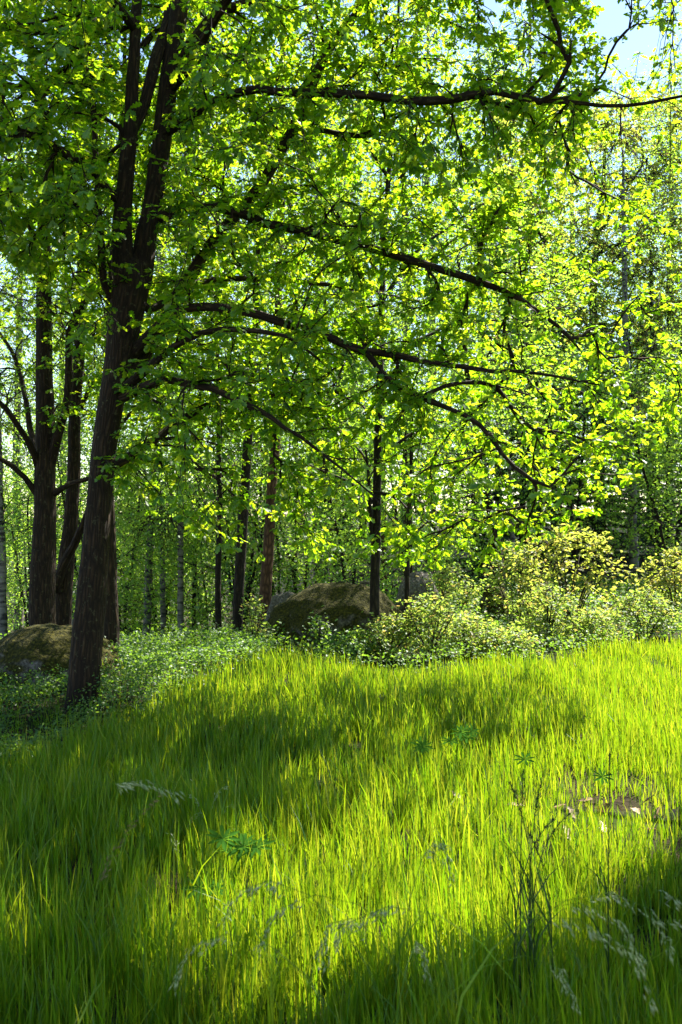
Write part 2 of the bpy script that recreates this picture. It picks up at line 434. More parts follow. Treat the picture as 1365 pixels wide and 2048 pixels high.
def sprigs(s, rng, tips, nleaf=(5, 9), size=(.06, .12), flat=0.5, inner=0.35, droop=0.25, reach=.22):
    """leaf placements: rosettes at the twig ends and single leaves along the twigs"""
    pos, xd, nm, sz = [], [], [], []
    for tp in tips:
        p = s.p[tp]; td = p - s.p[s.par[tp]] if s.par[tp] >= 0 else np.array([0, 0, 1.])
        td = td / max(np.linalg.norm(td), 1e-6)
        k = rng.integers(*nleaf)
        ph = rng.uniform(0, 6.28) + np.arange(k) * 2.4 + rng.normal(0, .3, k)
        ax = np.stack([np.cos(ph), np.sin(ph), rng.normal(-droop, .35, k)], -1)
        x = norm(ax + td[None] * rng.uniform(.2, 1.0, (k, 1)))
        n = norm(np.array([0, 0, 1.])[None] * flat + rng.normal(0, .33, (k, 3)) + td[None] * .25)
        off = np.zeros((k, 3))
        if inner:
            back = rng.random(k) < inner
            off[back] = -td * rng.uniform(.04, reach, (back.sum(), 1))
        pos.append(p + off + x * .008); xd.append(x); nm.append(n)
        s0 = rng.uniform(*size); sz.append(s0 * rng.uniform(.65, 1.15, k))
    return np.vstack(pos), np.vstack(xd), np.vstack(nm), np.concatenate(sz)

def emit_tree(root, s, trunk_limbs, bark, twig, limb_name='branch'):
    base = np.array(root.location)
    parts = {}
    acc = s.mesh_parts(base)
    tr = Acc()
    for lb in sorted(acc):
        v, t, b = acc[lb].get()
        if lb in trunk_limbs: tr.add(v, t, b)
        else: parts[lb] = link(limb_name, make_mesh(limb_name, v, t, twig, True, b), root)
    v, t, b = tr.get()
    parts['trunk'] = link('trunk', make_mesh('trunk', v, t, bark, True, b), root)
    return parts

def wpx(w, d):      # radius in metres of a stem that is w photo pixels wide
    return 0.5 * w * d / F

def stem(pts):      # list of (u, v, d, width px) -> points, radii
    a = np.array([P(u, v, d) for u, v, d, w in pts]); r = np.array([wpx(w, d) for u, v, d, w in pts])
    return a, r

# ------------------------------------------------------------------ boulders
def boulder(name, label, loc, dims, seed, mat, rot=0.0, lump=0.16, sink=0.25, flat=0.0, group=None):
    import bmesh
    bm = bmesh.new(); bmesh.ops.create_icosphere(bm, subdivisions=5, radius=1.0)
    for vt in bm.verts:
        p = vt.co.copy()
        k = 1 + lump * mnoise.noise(p * 0.9 + Vector((seed, 0, 0))) + lump * .55 * mnoise.noise(p * 2.1 + Vector((0, seed, 0))) \
            + .05 * mnoise.fractal(p * 6 + Vector((0, 0, seed)), 1.0, 2.0, 4)
        # a few broken planes
        for q, nn in enumerate(((.8, -.5, .35), (-.7, -.6, .4), (.2, .3, .93), (-.5, .8, .3))):
            nv = Vector(nn).normalized(); dt = p.normalized().dot(nv)
            if dt > .72: k *= 1 - (dt - .72) * (.35 + flat)
        p = p * k
        vt.co = Vector((p.x * dims[0] / 2, p.y * dims[1] / 2, p.z * dims[2] / 2))
    me = bpy.data.meshes.new(name); bm.to_mesh(me); bm.free()
    me.polygons.foreach_set('use_smooth', np.ones(len(me.polygons), bool)); me.materials.append(mat)
    o = link(name, me, None, (loc[0], loc[1], gz(loc[0], loc[1]) + dims[2] * (0.5 - sink)), None, label, 'boulder', group)
    o.rotation_euler = (0, 0, rot)
    return o

def at_ground(u, d):
    x = (u - CU) * d / F
    return x, d
x, y = at_ground(108, 9.6)
boulder('mossy_boulder', 'low rounded mossy boulder behind the leaning oak trunk on the left', (x, y), (1.26, 1.1, .88), 3.1, M_MOSSROCK, .2, .07, .35)
x, y = at_ground(672, 11.9)
boulder('mossy_boulder', 'largest moss covered boulder at the far edge of the meadow', (x, y), (1.62, 1.35, 1.13), 8.4, M_MOSSROCK, 0.1, .17, .345)
x, y = at_ground(578, 12.5)
boulder('mossy_boulder', 'small grey boulder half hidden behind the left side of the largest boulder', (x, y), (.62, .6, .92), 5.7, M_BAREROCK, .5, .2, .3)
x, y = at_ground(836, 12.9)
boulder('granite_boulder', 'pale sunlit boulder behind the right side of the largest boulder', (x, y), (.66, .6, .92), 12.2, M_BAREROCK, .9, .2, .2)
x, y = at_ground(990, 13.5)
boulder('mossy_stone', 'small yellow mossy stone among the bushes, left of two', (x, y), (.38, .4, .62), 1.2, M_MOSSROCK, .3, .14, .15, group='small mossy stones')
x, y = at_ground(1078, 13.6)
boulder('mossy_stone', 'small yellow mossy stone under the golden shrub, right of two', (x, y), (.36, .35, .66), 4.9, M_MOSSROCK, 1.3, .14, .15, group='small mossy stones')

# ------------------------------------------------------------------ the leaning oak
def build_main_oak():
    rng = np.random.default_rng(5)
    bx, by = (163 - CU) * 8.3 / F, 8.3
    root = thing('oak_tree', (bx, by, gz(bx, by)), 'large dark oak with leaning forked trunk and long limbs reaching right over the meadow', 'tree')
    s = Skeleton(21)
    gb = CV + (CH - gz(bx, by)) * F / 8.3           # pixel row of the ground at the trunk
    T = lambda pts, lb, **k: s.path(*stem([(a, b, c, w * (.85 if lb == 0 else .78)) for a, b, c, w in pts]), lb, **k)
    D = 8.3
    T([(160, gb + 35, D, 100), (163, gb, D, 86), (166, gb - 30, D, 77), (178, 1250, D, 71), (190, 1100, D, 63), (202, 970, 8.35, 58), (215, 850, 8.4, 58), (235, 740, 8.4, 63),
       (252, 640, 8.45, 80), (263, 570, 8.45, 86), (266, 530, 8.45, 70)], 0, attach=False, wob=.004, pen=1.2, sides=28, rough=.05)
    T([(253, 600, 8.42, 56), (248, 520, 8.4, 50), (247, 430, 8.4, 42), (262, 280, 8.35, 36), (270, 120, 8.3, 27), (275, 0, 8.3, 24), (290, -300, 8.2, 17), (330, -700, 8.2, 6)], 0, wob=.006, pen=.5, sides=18, rough=.05)
    T([(274, 600, 8.47, 62), (290, 500, 8.5, 53), (308, 400, 8.55, 46), (328, 270, 8.6, 43), (345, 140, 8.6, 43), (362, 20, 8.6, 42), (385, -150, 8.6, 34), (400, -450, 8.6, 20), (420, -800, 8.6, 6)], 0, wob=.006, pen=.5, sides=18, rough=.05)
    T([(266, 265, 8.38, 20), (290, 205, 8.45, 26), (310, 125, 8.5, 28), (336, 40, 8.7, 26), (345, -80, 8.9, 20), (330, -400, 9.3, 8)], 0, wob=.006, pen=.3, sides=14, rough=.05)
    L = [
     # upper right bough from the right stem
     [(352, 130, 8.6, 30), (375, 90, 8.5, 27), (410, 45, 8.4, 24), (470, 12, 8.3, 22), (540, -10, 8.1, 19), (650, -60, 7.9, 15), (820, -130, 7.6, 10), (1000, -160, 7.5, 5)],
     # long horizontal limb
     [(330, 265, 8.55, 28), (385, 228, 8.4, 25), (450, 196, 8.3, 23), (520, 184, 8.2, 22), (620, 190, 8.1, 21), (700, 190, 8., 20), (820, 202, 7.9, 19), (905, 196, 7.9, 17), (990, 180, 7.8, 15), (1080, 200, 7.8, 12), (1200, 206, 7.8, 10), (1290, 205, 7.8, 9), (1365, 192, 7.8, 7), (1480, 160, 7.8, 4)],
     # steep diagonal limb
     [(262, 740, 8.5, 44), (325, 648, 8.8, 34), (385, 545, 8.95, 32), (450, 458, 9.1, 30), (525, 365, 9.1, 29), (572, 288, 9.1, 28), (618, 192, 9.1, 27), (668, 92, 9.1, 24), (738, 0, 9.1, 20), (800, -120, 9.1, 15), (860, -300, 9.1, 7)],
     [(590, 265, 9.1, 15), (650, 260, 9., 14), (720, 271, 8.9, 13), (800, 262, 8.8, 9)],
     # middle limb arching down to the right
     [(310, 440, 8.55, 30), (375, 423, 8.4, 27), (430, 415, 8.3, 25), (490, 434, 8.3, 24), (560, 455, 8.3, 22), (640, 474, 8.3, 20), (700, 492, 8.3, 19), (800, 515, 8.3, 18), (880, 535, 8.3, 16), (950, 556, 8.3, 14), (1010, 582, 8.3, 11), (1080, 630, 8.2, 8), (1160, 700, 8.1, 4)],
     # lower limb
     [(255, 720, 8.45, 34), (335, 632, 8.2, 24), (400, 616, 8.1, 21), (470, 625, 8., 20), (560, 640, 8., 19), (640, 666, 8., 18), (720, 700, 8., 18), (800, 716, 8., 17), (880, 731, 8., 14), (980, 745, 7.9, 11), (1080, 751, 7.9, 8), (1200, 770, 7.9, 4)],
     [(735, 706, 8., 16), (765, 745, 8., 15), (800, 772, 7.95, 14), (860, 800, 7.9, 13), (960, 850, 7.8, 11), (1000, 915, 7.7, 9), (1060, 965, 7.6, 6), (1130, 990, 7.6, 4)],
     [(840, 795, 7.9, 10), (890, 772, 8., 9), (960, 765, 8.1, 7), (1060, 790, 8.1, 4)],
     # low boughs near the trunk
     [(240, 790, 8.4, 30), (350, 690, 7.9, 17), (400, 664, 7.8, 16), (455, 654, 7.7, 15), (520, 657, 7.6, 13), (570, 672, 7.5, 10), (640, 720, 7.4, 6)],
     [(232, 800, 8.4, 30), (330, 755, 7.9, 20), (380, 769, 7.8, 19), (430, 776, 7.7, 18), (485, 803, 7.6, 16), (545, 842, 7.5, 13), (605, 884, 7.4, 10), (685, 940, 7.3, 6), (760, 1000, 7.3, 3)],
     [(218, 935, 8.3, 30), (285, 898, 8.6, 22), (318, 875, 8.7, 20), (355, 848, 8.8, 18), (425, 812, 8.9, 15), (520, 795, 9., 13), (620, 788, 9.1, 12), (690, 780, 9.2, 8)],
     [(310, 880, 8.7, 10), (350, 876, 8.7, 9), (395, 876, 8.7, 6), (470, 905, 8.6, 4)],
     # left side
     [(215, 590, 8.4, 13), (205, 520, 8.3, 13), (194, 430, 8.3, 12), (187, 320, 8.2, 10), (190, 215, 8.2, 8), (180, 90, 8.1, 5)],
     [(245, 410, 8.4, 14), (222, 388, 8.3, 12), (190, 352, 8.1, 10), (140, 312, 7.9, 9), (95, 282, 7.8, 6), (20, 250, 7.7, 4)],
     [(258, 300, 8.35, 14), (240, 255, 8.3, 12), (200, 230, 8.2, 9), (150, 225, 8., 6)],
     # towards the camera and overhead
     [(340, 180, 8.6, 30), (420, 60, 7.9, 24), (560, -120, 7.2, 18), (760, -330, 6.6, 12), (960, -480, 6.2, 6)],
     [(270, 60, 8.3, 22), (150, -100, 7.6, 18), (0, -260, 6.9, 13), (-200, -380, 6.4, 7)],
     [(365, -60, 8.6, 30), (520, -260, 8.8, 22), (760, -420, 9.2, 15), (1000, -500, 9.6, 7)],
     [(280, -120, 8.2, 22), (120, -300, 8.8, 16), (-80, -420, 9.3, 9)],
     [(372, -90, 8.6, 30), (440, -200, 9.6, 24), (520, -260, 10.6, 16), (620, -300, 11.6, 8)],  # this and the next limb added to hold leaves shading the left crown
     [(330, 100, 8.6, 26), (390, -40, 9.6, 20), (470, -130, 10.5, 13), (560, -180, 11.4, 6)],
     [(300, 620, 8.5, 20), (420, 560, 9.2, 16), (600, 560, 9.8, 12), (820, 600, 10.3, 8), (950, 640, 10.6, 5)],
    ]
    for i, pts in enumerate(L):
        T(pts, i + 1, wob=.014, sides=10, rough=.06)
    # where leaves hang
    N = 60000
    u = rng.uniform(-420, 1560, N); v = rng.uniform(-900, 1230, N)
    d = 8.55 + rng.normal(0, np.where((u > 560) & (v > -60), .85, 1.1), N)
    low = np.interp(u, [-420, 0, 140, 225, 330, 450, 600, 850, 960, 1050, 1240, 1365, 1560], [380, 500, 610, 980, 1040, 1130, 1110, 1130, 1140, 1090, 1010, 820, 650])
    dens = np.where(v < low, 1.0, 0.0)
    dens *= np.where((d < 6.4) | (d > 11.2), 0, 1)
    dens *= np.where(v < -60, 0.36, 1.0)
    dens *= np.where((u > 380) & (v > -60) & (d < 8.05), .4, 1.0)                     # limbs stay in front of most leaves
    dens *= np.where((u < -60) | (u > 1420), 0.4, 1)
    dens *= 1 - 0.8 * sstep(u, 1130, 1230) * sstep(-v, -330, -280) * (v > -60)      # blue sky corner
    dens *= 1 - 0.62 * sstep(u, 1000, 1130) * (v > 280) * (v < 700)                  # lets the golden tree show
    dens *= 1 - 0.55 * (u > 260) * (u < 430) * (v > 820)                             # trunks between the boughs
    dens *= 1 - 0.45 * (u > 580) * (u < 720) * (v > 1000)
    dens *= 1 - 0.72 * (u > 425) * (u < 575) * (v > 860)
    dens *= 1 - 0.6 * (np.abs(u - 757) < 26) * (v > 800)
    dens *= 1 + 0.6 * sstep(-u, -900, -500) * (v > -60)
    tr = np.interp(v, [-900, 0, 530, 800, 1400], [350, 300, 275, 215, 165])
    dens *= np.where((np.abs(u - tr) < 68) & (d < 8.65), 0.10, 1.0)                    # keeps the trunk in view
    cl = np.array([mnoise.noise(Vector((a / 95, b / 80, c * 1.3))) for a, b, c in zip(u, v, d)])
    dens *= np.clip(0.55 + 1.6 * cl, 0.04, 1.0)
    N2 = 1500; u2 = rng.uniform(330, 760, N2); v2 = rng.uniform(-560, -50, N2); d2 = rng.uniform(9.6, 12.4, N2)  # extra leaves added above the frame to shade the left part of the crown
    u = np.concatenate([u, u2]); v = np.concatenate([v, v2]); d = np.concatenate([d, d2]); dens = np.concatenate([dens, np.full(N2, .8)]); N += N2
    pts = np.column_stack([(u - CU) * d / F, d, CH + (CV - v) * d / F])
    lt = lit_target(pts); inview = (v > -20) & (u > -20) & (u < 1385)
    dens *= np.where(np.isnan(lt), 1.0, np.where(lt > .55, np.where(inview, .6, .04), np.where(lt < .3, np.where(inview, 1.2, 4.0), 1.0)))
    keep = rng.random(N) < dens * 0.50
    man = [P(*q) for q in [(335, 240, 8.05), (305, 270, 8.), (360, 215, 8.1), (250, 420, 8.), (300, 430, 7.9), (225, 440, 7.9), (240, 650, 8.), (270, 640, 7.9), (300, 690, 7.8),
                           (215, 660, 8.1), (225, 930, 8.), (250, 905, 7.9), (205, 950, 8.), (250, 960, 7.9), (320, 330, 8.1), (330, 590, 8.), (265, 780, 7.9), (225, 740, 8.)]]
    tg = np.vstack([pts[keep], man])
    s.grow(tg, maxlen=2.6, droop=.06)
    parts = emit_tree(root, s, (0,), M_OAKBARK, M_OAKBARK)
    pos, xd, nm, sz = sprigs(s, rng, s.tips, (10, 17), (.056, .098), flat=.75, inner=.5, reach=.30)
    SHADE.append((pos, sz)); base = np.array(root.location)
    uu, vv = to_uv(pos)
    vis = (uu > 0) & (uu < 1365) & (vv > 0) & (vv < 1300)
    score = np.where(vis, sz / pos[:, 1], 0)
    order = np.argsort(-score); big, rest = order[:300], order[300:]
    near = vis[rest] & (pos[rest, 1] < 7.9); A = Acc()
    for tm_, sel in ((OAK, rest[near]), (OAKLOW, rest[~near & vis[rest]]), (OVAL, rest[~vis[rest]])):
        A.add(*scatter(*tm_, pos[sel] - base, xd[sel], nm[sel], sz[sel]))
    v_, t_, _ = A.get()
    link('crown', make_mesh('crown', v_, t_, M_OAKLEAF), root, kind='stuff')
    lm = make_mesh('leaf', *OAK, M_OAKLEAF)
    from mathutils import Matrix
    for i in big:
        n = nm[i] - xd[i] * np.dot(nm[i], xd[i]); n = n / np.linalg.norm(n); yv = np.cross(n, xd[i])
        o = link('leaf', lm, root)
        m = Matrix.Identity(4)
        for r in range(3):
            m[r][0], m[r][1], m[r][2], m[r][3] = xd[i][r] * sz[i], yv[r] * sz[i], n[r] * sz[i], pos[i][r] - base[r]
        o.matrix_local = m
    print('main oak leaves', len(pos), 'nodes', s.n)
build_main_oak()

# ------------------------------------------------------------------ other oaks near the left edge and just out of frame
def side_oak(label, limbs, ntrunk, seed, region, count, low, leafsize=(.055, .095), tmpl=OAKLOW, bark=M_OAKBARK, cull=True, maxlen=2.4, name='oak_tree', cat='tree', leafmat=M_OAKLEAF, depth=(11, 1.0), nleaf=(7, 12), group=None, amp=1.3):
    rng = np.random.default_rng(seed)
    u0, v0, d0, w0 = limbs[0][0]
    bx, by = (u0 - CU) * d0 / F, d0
    g = gz(bx, by); gb = CV + (CH - g) * F / d0
    root = thing(name, (bx, by, g), label, cat, group)
    s = Skeleton(seed + 1)
    limbs = [list(q) for q in limbs]
    limbs[0] = [(u0, gb + 0.12 * F / d0, d0, w0 * 1.25), (u0, gb - .03 * F / d0, d0, w0 * 1.08)] + [q for q in limbs[0][1:]]
    for i, pts in enumerate(limbs):
        s.path(*stem(pts), 0 if i < ntrunk else i, attach=i > 0, wob=.006 if i < ntrunk else .015, pen=.7 if i < ntrunk else 0, sides=16 if i < ntrunk else 8, rough=.06)
    N = count * 12
    u = rng.uniform(region[0], region[1], N); v = rng.uniform(region[2], region[3], N); d = depth[0] + rng.normal(0, depth[1], N)
    dens = (v < np.interp(u, low[0], low[1])) * (np.abs(d - depth[0]) < 2.2 * depth[1])
    cl = np.array([mnoise.noise(Vector((a / 80, b / 70, c * 1.3 + seed))) for a, b, c in zip(u, v, d)])
    dens = dens * np.clip(.5 + amp * cl, .03, 1)
    pts = np.column_stack([(u - CU) * d / F, d, CH + (CV - v) * d / F])
    if cull:
        lt = lit_target(pts); dens = dens * np.where(np.isnan(lt), 1, np.where(lt > .55, .05, np.where(lt < .3, 4.0, .5)))
    pts = pts[rng.random(N) < dens]; pts = pts[:count]
    s.grow(pts, maxlen=maxlen, droop=.05)
    emit_tree(root, s, (0,), bark, bark)
    pos, xd, nm, sz = sprigs(s, rng, s.tips, nleaf, leafsize, flat=.7, inner=.45, reach=.28)
    SHADE.append((pos, sz))
    uu, vv = to_uv(pos); vis = (uu > -150) & (uu < 1500) & (vv > -60); A = Acc()
    for tm_, sel in ((tmpl, vis), (OVAL, ~vis)):
        if sel.any(): A.add(*scatter(*tm_, pos[sel] - np.array(root.location), xd[sel], nm[sel], sz[sel]))
    v_, t_, _ = A.get()
    link('crown', make_mesh('crown', v_, t_, leafmat), root, kind='stuff')
    return root

side_oak('upright oak trunk rising directly behind the low boulder on the left', [
    [(84, 0, 11, 52), (86, 1150, 11, 49), (90, 1000, 11, 44), (92, 850, 11, 38), (90, 700, 11, 33), (88, 500, 11, 27), (86, 330, 11, 22), (75, 180, 11, 18), (55, 60, 11, 14), (40, -150, 11, 8)],
    [(76, 990, 11, 16), (50, 955, 10.9, 11), (22, 930, 10.8, 10), (-20, 905, 10.7, 8), (-90, 880, 10.6, 4)],
    [(78, 940, 11, 16), (50, 880, 10.8, 13), (10, 820, 10.6, 11), (-50, 750, 10.5, 8), (-120, 700, 10.4, 4)],
    [(80, 920, 11, 16), (60, 860, 11.3, 12), (45, 780, 11.5, 10), (20, 700, 11.7, 8), (-30, 640, 11.8, 4)],
    [(100, 930, 11, 24), (118, 870, 10.9, 18), (140, 790, 10.8, 16), (140, 665, 10.7, 15), (170, 605, 10.6, 14), (200, 556, 10.6, 12), (228, 518, 10.6, 10), (290, 430, 10.6, 5)],
    [(105, 990, 11, 14), (140, 968, 10.8, 10), (175, 958, 10.7, 9), (230, 940, 10.6, 4)],
    [(88, 520, 11, 14), (50, 430, 11, 11), (-20, 330, 11, 7), (-120, 260, 11, 4)],
    [(84, 300, 11, 16), (120, 180, 11.2, 12), (150, 60, 11.3, 8), (160, -80, 11.3, 4)],
    ], 1, 31, (-380, 420, -260, 960), 1300, ([-380, 0, 60, 140, 230, 420], [700, 860, 900, 860, 760, 520]))

side_oak('slimmer oak stem leaning right between the two thick left trunks', [
    [(124, 0, 11.8, 34), (130, 1150, 11.8, 32), (140, 1060, 11.8, 30), (148, 950, 11.8, 26), (150, 850, 11.8, 24), (160, 700, 11.8, 22), (166, 500, 11.8, 20), (163, 300, 11.8, 19), (158, 120, 11.8, 17), (142, 30, 11.8, 12), (135, -150, 11.8, 6)],
    [(160, 130, 11.8, 16), (170, 60, 11.8, 13), (178, -20, 11.8, 11), (200, -160, 11.8, 5)],
    [(112, 1180, 11.7, 22), (128, 1130, 11.7, 20), (160, 1070, 11.5, 15), (185, 1000, 11.4, 11), (200, 920, 11.4, 6)],
    [(150, 850, 11.8, 10), (180, 780, 12, 8), (230, 720, 12.2, 5)],
    [(164, 400, 11.8, 12), (120, 320, 12, 9), (60, 270, 12.2, 5)],
    ], 2, 41, (-100, 480, -260, 900), 900, ([-100, 60, 200, 480], [600, 800, 860, 500]), depth=(12, .9))

side_oak('sunlit rough oak trunk showing just right of the leaning oak foot', [
    [(224, 0, 10.5, 32), (222, 1220, 10.5, 30), (220, 1100, 10.5, 27), (216, 950, 10.5, 25), (218, 780, 10.5, 23), (226, 600, 10.6, 20), (236, 400, 10.6, 15), (246, 200, 10.7, 10), (250, 0, 10.8, 5)],
    [(214, 900, 10.5, 9), (260, 830, 10.8, 8), (330, 800, 11, 5)], [(222, 700, 10.5, 9), (160, 640, 10.7, 7), (110, 610, 10.9, 4)],
    [(230, 500, 10.6, 10), (300, 420, 11, 7), (380, 380, 11.3, 4)],
    ], 1, 51, (60, 480, -100, 900), 380, ([60, 480], [820, 900]), depth=(11.2, .9))

side_oak('oak at the right edge, its leafy sprays reaching into the sky corner', [
    [(2010, 0, 7.4, 70), (2000, 1000, 7.4, 66), (1985, 500, 7.4, 58), (1960, 0, 7.4, 46), (1940, -500, 7.4, 30), (1930, -1000, 7.4, 12)],
    [(1975, 250, 7.4, 34), (1800, 40, 7.6, 26), (1600, -60, 7.8, 18), (1440, -60, 8, 11), (1340, -30, 8.1, 5)],
    [(1980, 400, 7.4, 34), (1760, 330, 7.8, 24), (1560, 330, 8., 14), (1440, 340, 8.1, 6)],
    [(1955, -100, 7.4, 32), (1760, -360, 7.4, 24), (1540, -520, 7.3, 16), (1300, -620, 7.2, 7)],
    [(1950, -250, 7.4, 30), (1760, -560, 7.0, 20), (1560, -760, 6.6, 12), (1380, -900, 6.4, 6)],
    [(1940, -450, 7.4, 28), (1900, -800, 6.8, 18), (1800, -1100, 6.4, 9)],
    [(1960, 0, 7.4, 28), (1840, -200, 6.6, 20), (1720, -380, 6.0, 14), (1560, -520, 5.6, 7)],
    ], 1, 61, (1270, 2250, -1200, 420), 3000, ([1270, 1300, 1400, 1500, 2250], [330, 360, 400, 420, 450]), depth=(7.4, 1.0), maxlen=2.8)

# ------------------------------------------------------------------ woodland behind: prototypes of crowns
def crown_proto(kind, seed):
    rng = np.random.default_rng(seed); s = Skeleton(seed)
    if kind == 'birch':          # unit: 11 m high, thin drooping branches
        H = 11.0
        s.path(np.array([(0, 0, 0), (.05, .03, 4), (-.05, .05, 8), (0, 0, H)]), np.array([.10, .08, .05, .01]), 0, attach=False, pen=.3, sides=10, rough=.04)
        n = 640; z = 1.9 + (H - 1.9) * rng.beta(1.2, 1.3, n); R = 1.75 * np.sin(np.clip((z - .6) / (H - .3), 0, 1) * np.pi) ** .7 + .15
        a = rng.uniform(0, 6.283, n); rr = R * np.sqrt(rng.uniform(.05, 1, n))
        s.grow(np.column_stack([rr * np.cos(a), rr * np.sin(a), z - .25 * rr]), maxlen=2.6, droop=.18, seg=.3, r0=.0035)
        pos, xd, nm, sz = sprigs(s, rng, s.tips, (13, 22), (.042, .066), flat=.1, inner=0, droop=.6)
        pos += rng.normal(0, .115, pos.shape) * np.array([1, 1, 1.3]); tm = DIAM; lm = M_BIRCHLEAF; bark = M_BIRCHBARK
    elif kind == 'under':        # rowan or hazel, many stems, 4 m
        H = 4.2
        for k in range(4):
            a = rng.uniform(0, 6.28); q = np.array([math.cos(a), math.sin(a), 0])
            s.path(np.array([q * .06, q * .15 + [0, 0, .9], q * .45 + [0, 0, 2.1], q * .8 + [0, 0, 3.3 + rng.uniform(0, .7)]]), np.array([.03, .025, .016, .006]), 0, attach=False, pen=.05, sides=7)
        n = 520; z = .35 + (H - .35) * rng.beta(1.3, 1.2, n); R = 1.5 * np.sin(np.clip(z / (H + .3), 0, 1) * np.pi) ** .5
        a = rng.uniform(0, 6.283, n); rr = R * np.sqrt(rng.uniform(.03, 1, n))
        s.grow(np.column_stack([rr * np.cos(a), rr * np.sin(a), z]), maxlen=2.0, droop=.05, seg=.2, r0=.003)
        pos, xd, nm, sz = sprigs(s, rng, s.tips, (11, 18), (.05, .078), flat=.15, inner=0, droop=.2)
        pos += rng.normal(0, .085, pos.shape); tm = DIAM; lm = M_BIRCHLEAF; bark = M_GREYBARK
    v, t, b = [q for q in s.mesh_parts(np.zeros(3)).values()][0].get()
    # split trunk from branches
    tr, br = Acc(), Acc()
    for c in s.chains:
        idx = np.arange(c['a'], c['b']); r = s.r[idx]
        if not c['fixed'] and c['root'] >= 0: idx = np.concatenate([[c['root']], idx]); r = np.concatenate([[r[0]], r])
        if len(idx) < 2: continue
        (tr if c['fixed'] else br).add(*tube(s.p[idx], r, 9 if c['fixed'] else 3, .04 if c['fixed'] else 0, c['a'] * .3))
    lv, lt = scatter(*tm, pos, xd, nm, sz)
    v, t, b = tr.get(); trm = make_mesh('trunk', v, t, bark, True, b)
    v, t, b = br.get(); brm = make_mesh('branches', v, t, M_TWIG, True, b)
    return dict(trunk=trm, branches=brm, crown=make_mesh('crown', lv, lt, lm))
PROTO = {('birch', k): crown_proto('birch', 100 + k) for k in range(3)}
PROTO.update({('under', k): crown_proto('under', 200 + k) for k in range(3)})

def spruce_proto(seed):
    rng = np.random.default_rng(seed); H = 9.0
    tr = tube(np.array([(0, 0, 0), (0, .02, 3), (0, 0, 6), (0, 0, H)]), np.array([.13, .10, .06, .01]), 9, .03)
    br = Acc(); pos, xd, nm, sz = [], [], [], []
    z = .5
    while z < H - .2:
        L = 1.75 * (1 - z / H) ** .8 + .12
        for k in range(rng.integers(5, 8)):
            a = rng.uniform(0, 6.28); q = np.array([math.cos(a), math.sin(a), 0]); L_ = L * rng.uniform(.75, 1.1)
            tt = np.linspace(0, 1, 7)[:, None]
            path = np.array([0, 0, z]) + q * L_ * tt + np.array([0, 0, 1.]) * (-.28 * L_ * tt + .16 * L_ * tt ** 3)
            br.add(*tube(path, np.linspace(.018, .004, 7), 3))
            m = int(70 * L_) + 10
            f = rng.uniform(.12, 1, m); c = np.array([np.interp(f, tt[:, 0], path[:, j]) for j in range(3)]).T
            side = np.array([-q[1], q[0], 0]) * rng.choice([-1, 1], m)[:, None]
            pos.append(c); xd.append(norm(side * .8 + q * .7 + np.array([0, 0, -.75]) * rng.uniform(.3, 1.3, (m, 1)) + rng.normal(0, .15, (m, 3))))
            nm.append(norm(np.array([0, 0, 1.]) + rng.normal(0, .5, (m, 3)))); sz.append(rng.uniform(.14, .30, m))
        z += rng.uniform(.2, .3)
    tm = (np.array([(0, .03, 0), (.5, .11, 0), (1, 0, -.1), (.5, -.11, 0), (0, -.03, 0)]), np.array([(0, 4, 3), (0, 3, 1), (1, 3, 2)]))
    lv, lt = scatter(*tm, np.vstack(pos), np.vstack(xd), np.vstack(nm), np.concatenate(sz))
    v, t, b = br.get()
    return dict(trunk=make_mesh('trunk', tr[0], tr[1], M_GREYBARK, True, tr[2]), branches=make_mesh('branches', v, t, M_TWIG, True, b), crown=make_mesh('crown', lv, lt, M_SPRUCE))
PROTO[('spruce', 0)] = spruce_proto(300)

def place(kind, k, u, d, scale, name, label, cat='tree', group=None, rz=None, trunk=True, zs=1.0, mat=None):
    bx, by = at_ground(u, d)
    rz = RNG.uniform(0, 6.28) if rz is None else rz
    root = thing(name, (bx, by, gz(bx, by) - .05), label, cat, group, rz); root.scale = (scale, scale, scale * zs)
    pr = PROTO[(kind, k)]
    for nm in ('trunk', 'branches', 'crown'):
        if nm == 'trunk' and not trunk: continue
        o = link(nm, pr[nm], root, kind=None if nm == 'trunk' else 'stuff')
        if mat and nm == 'crown':
            o.material_slots[0].link = 'OBJECT'; o.material_slots[0].material = mat
    return root

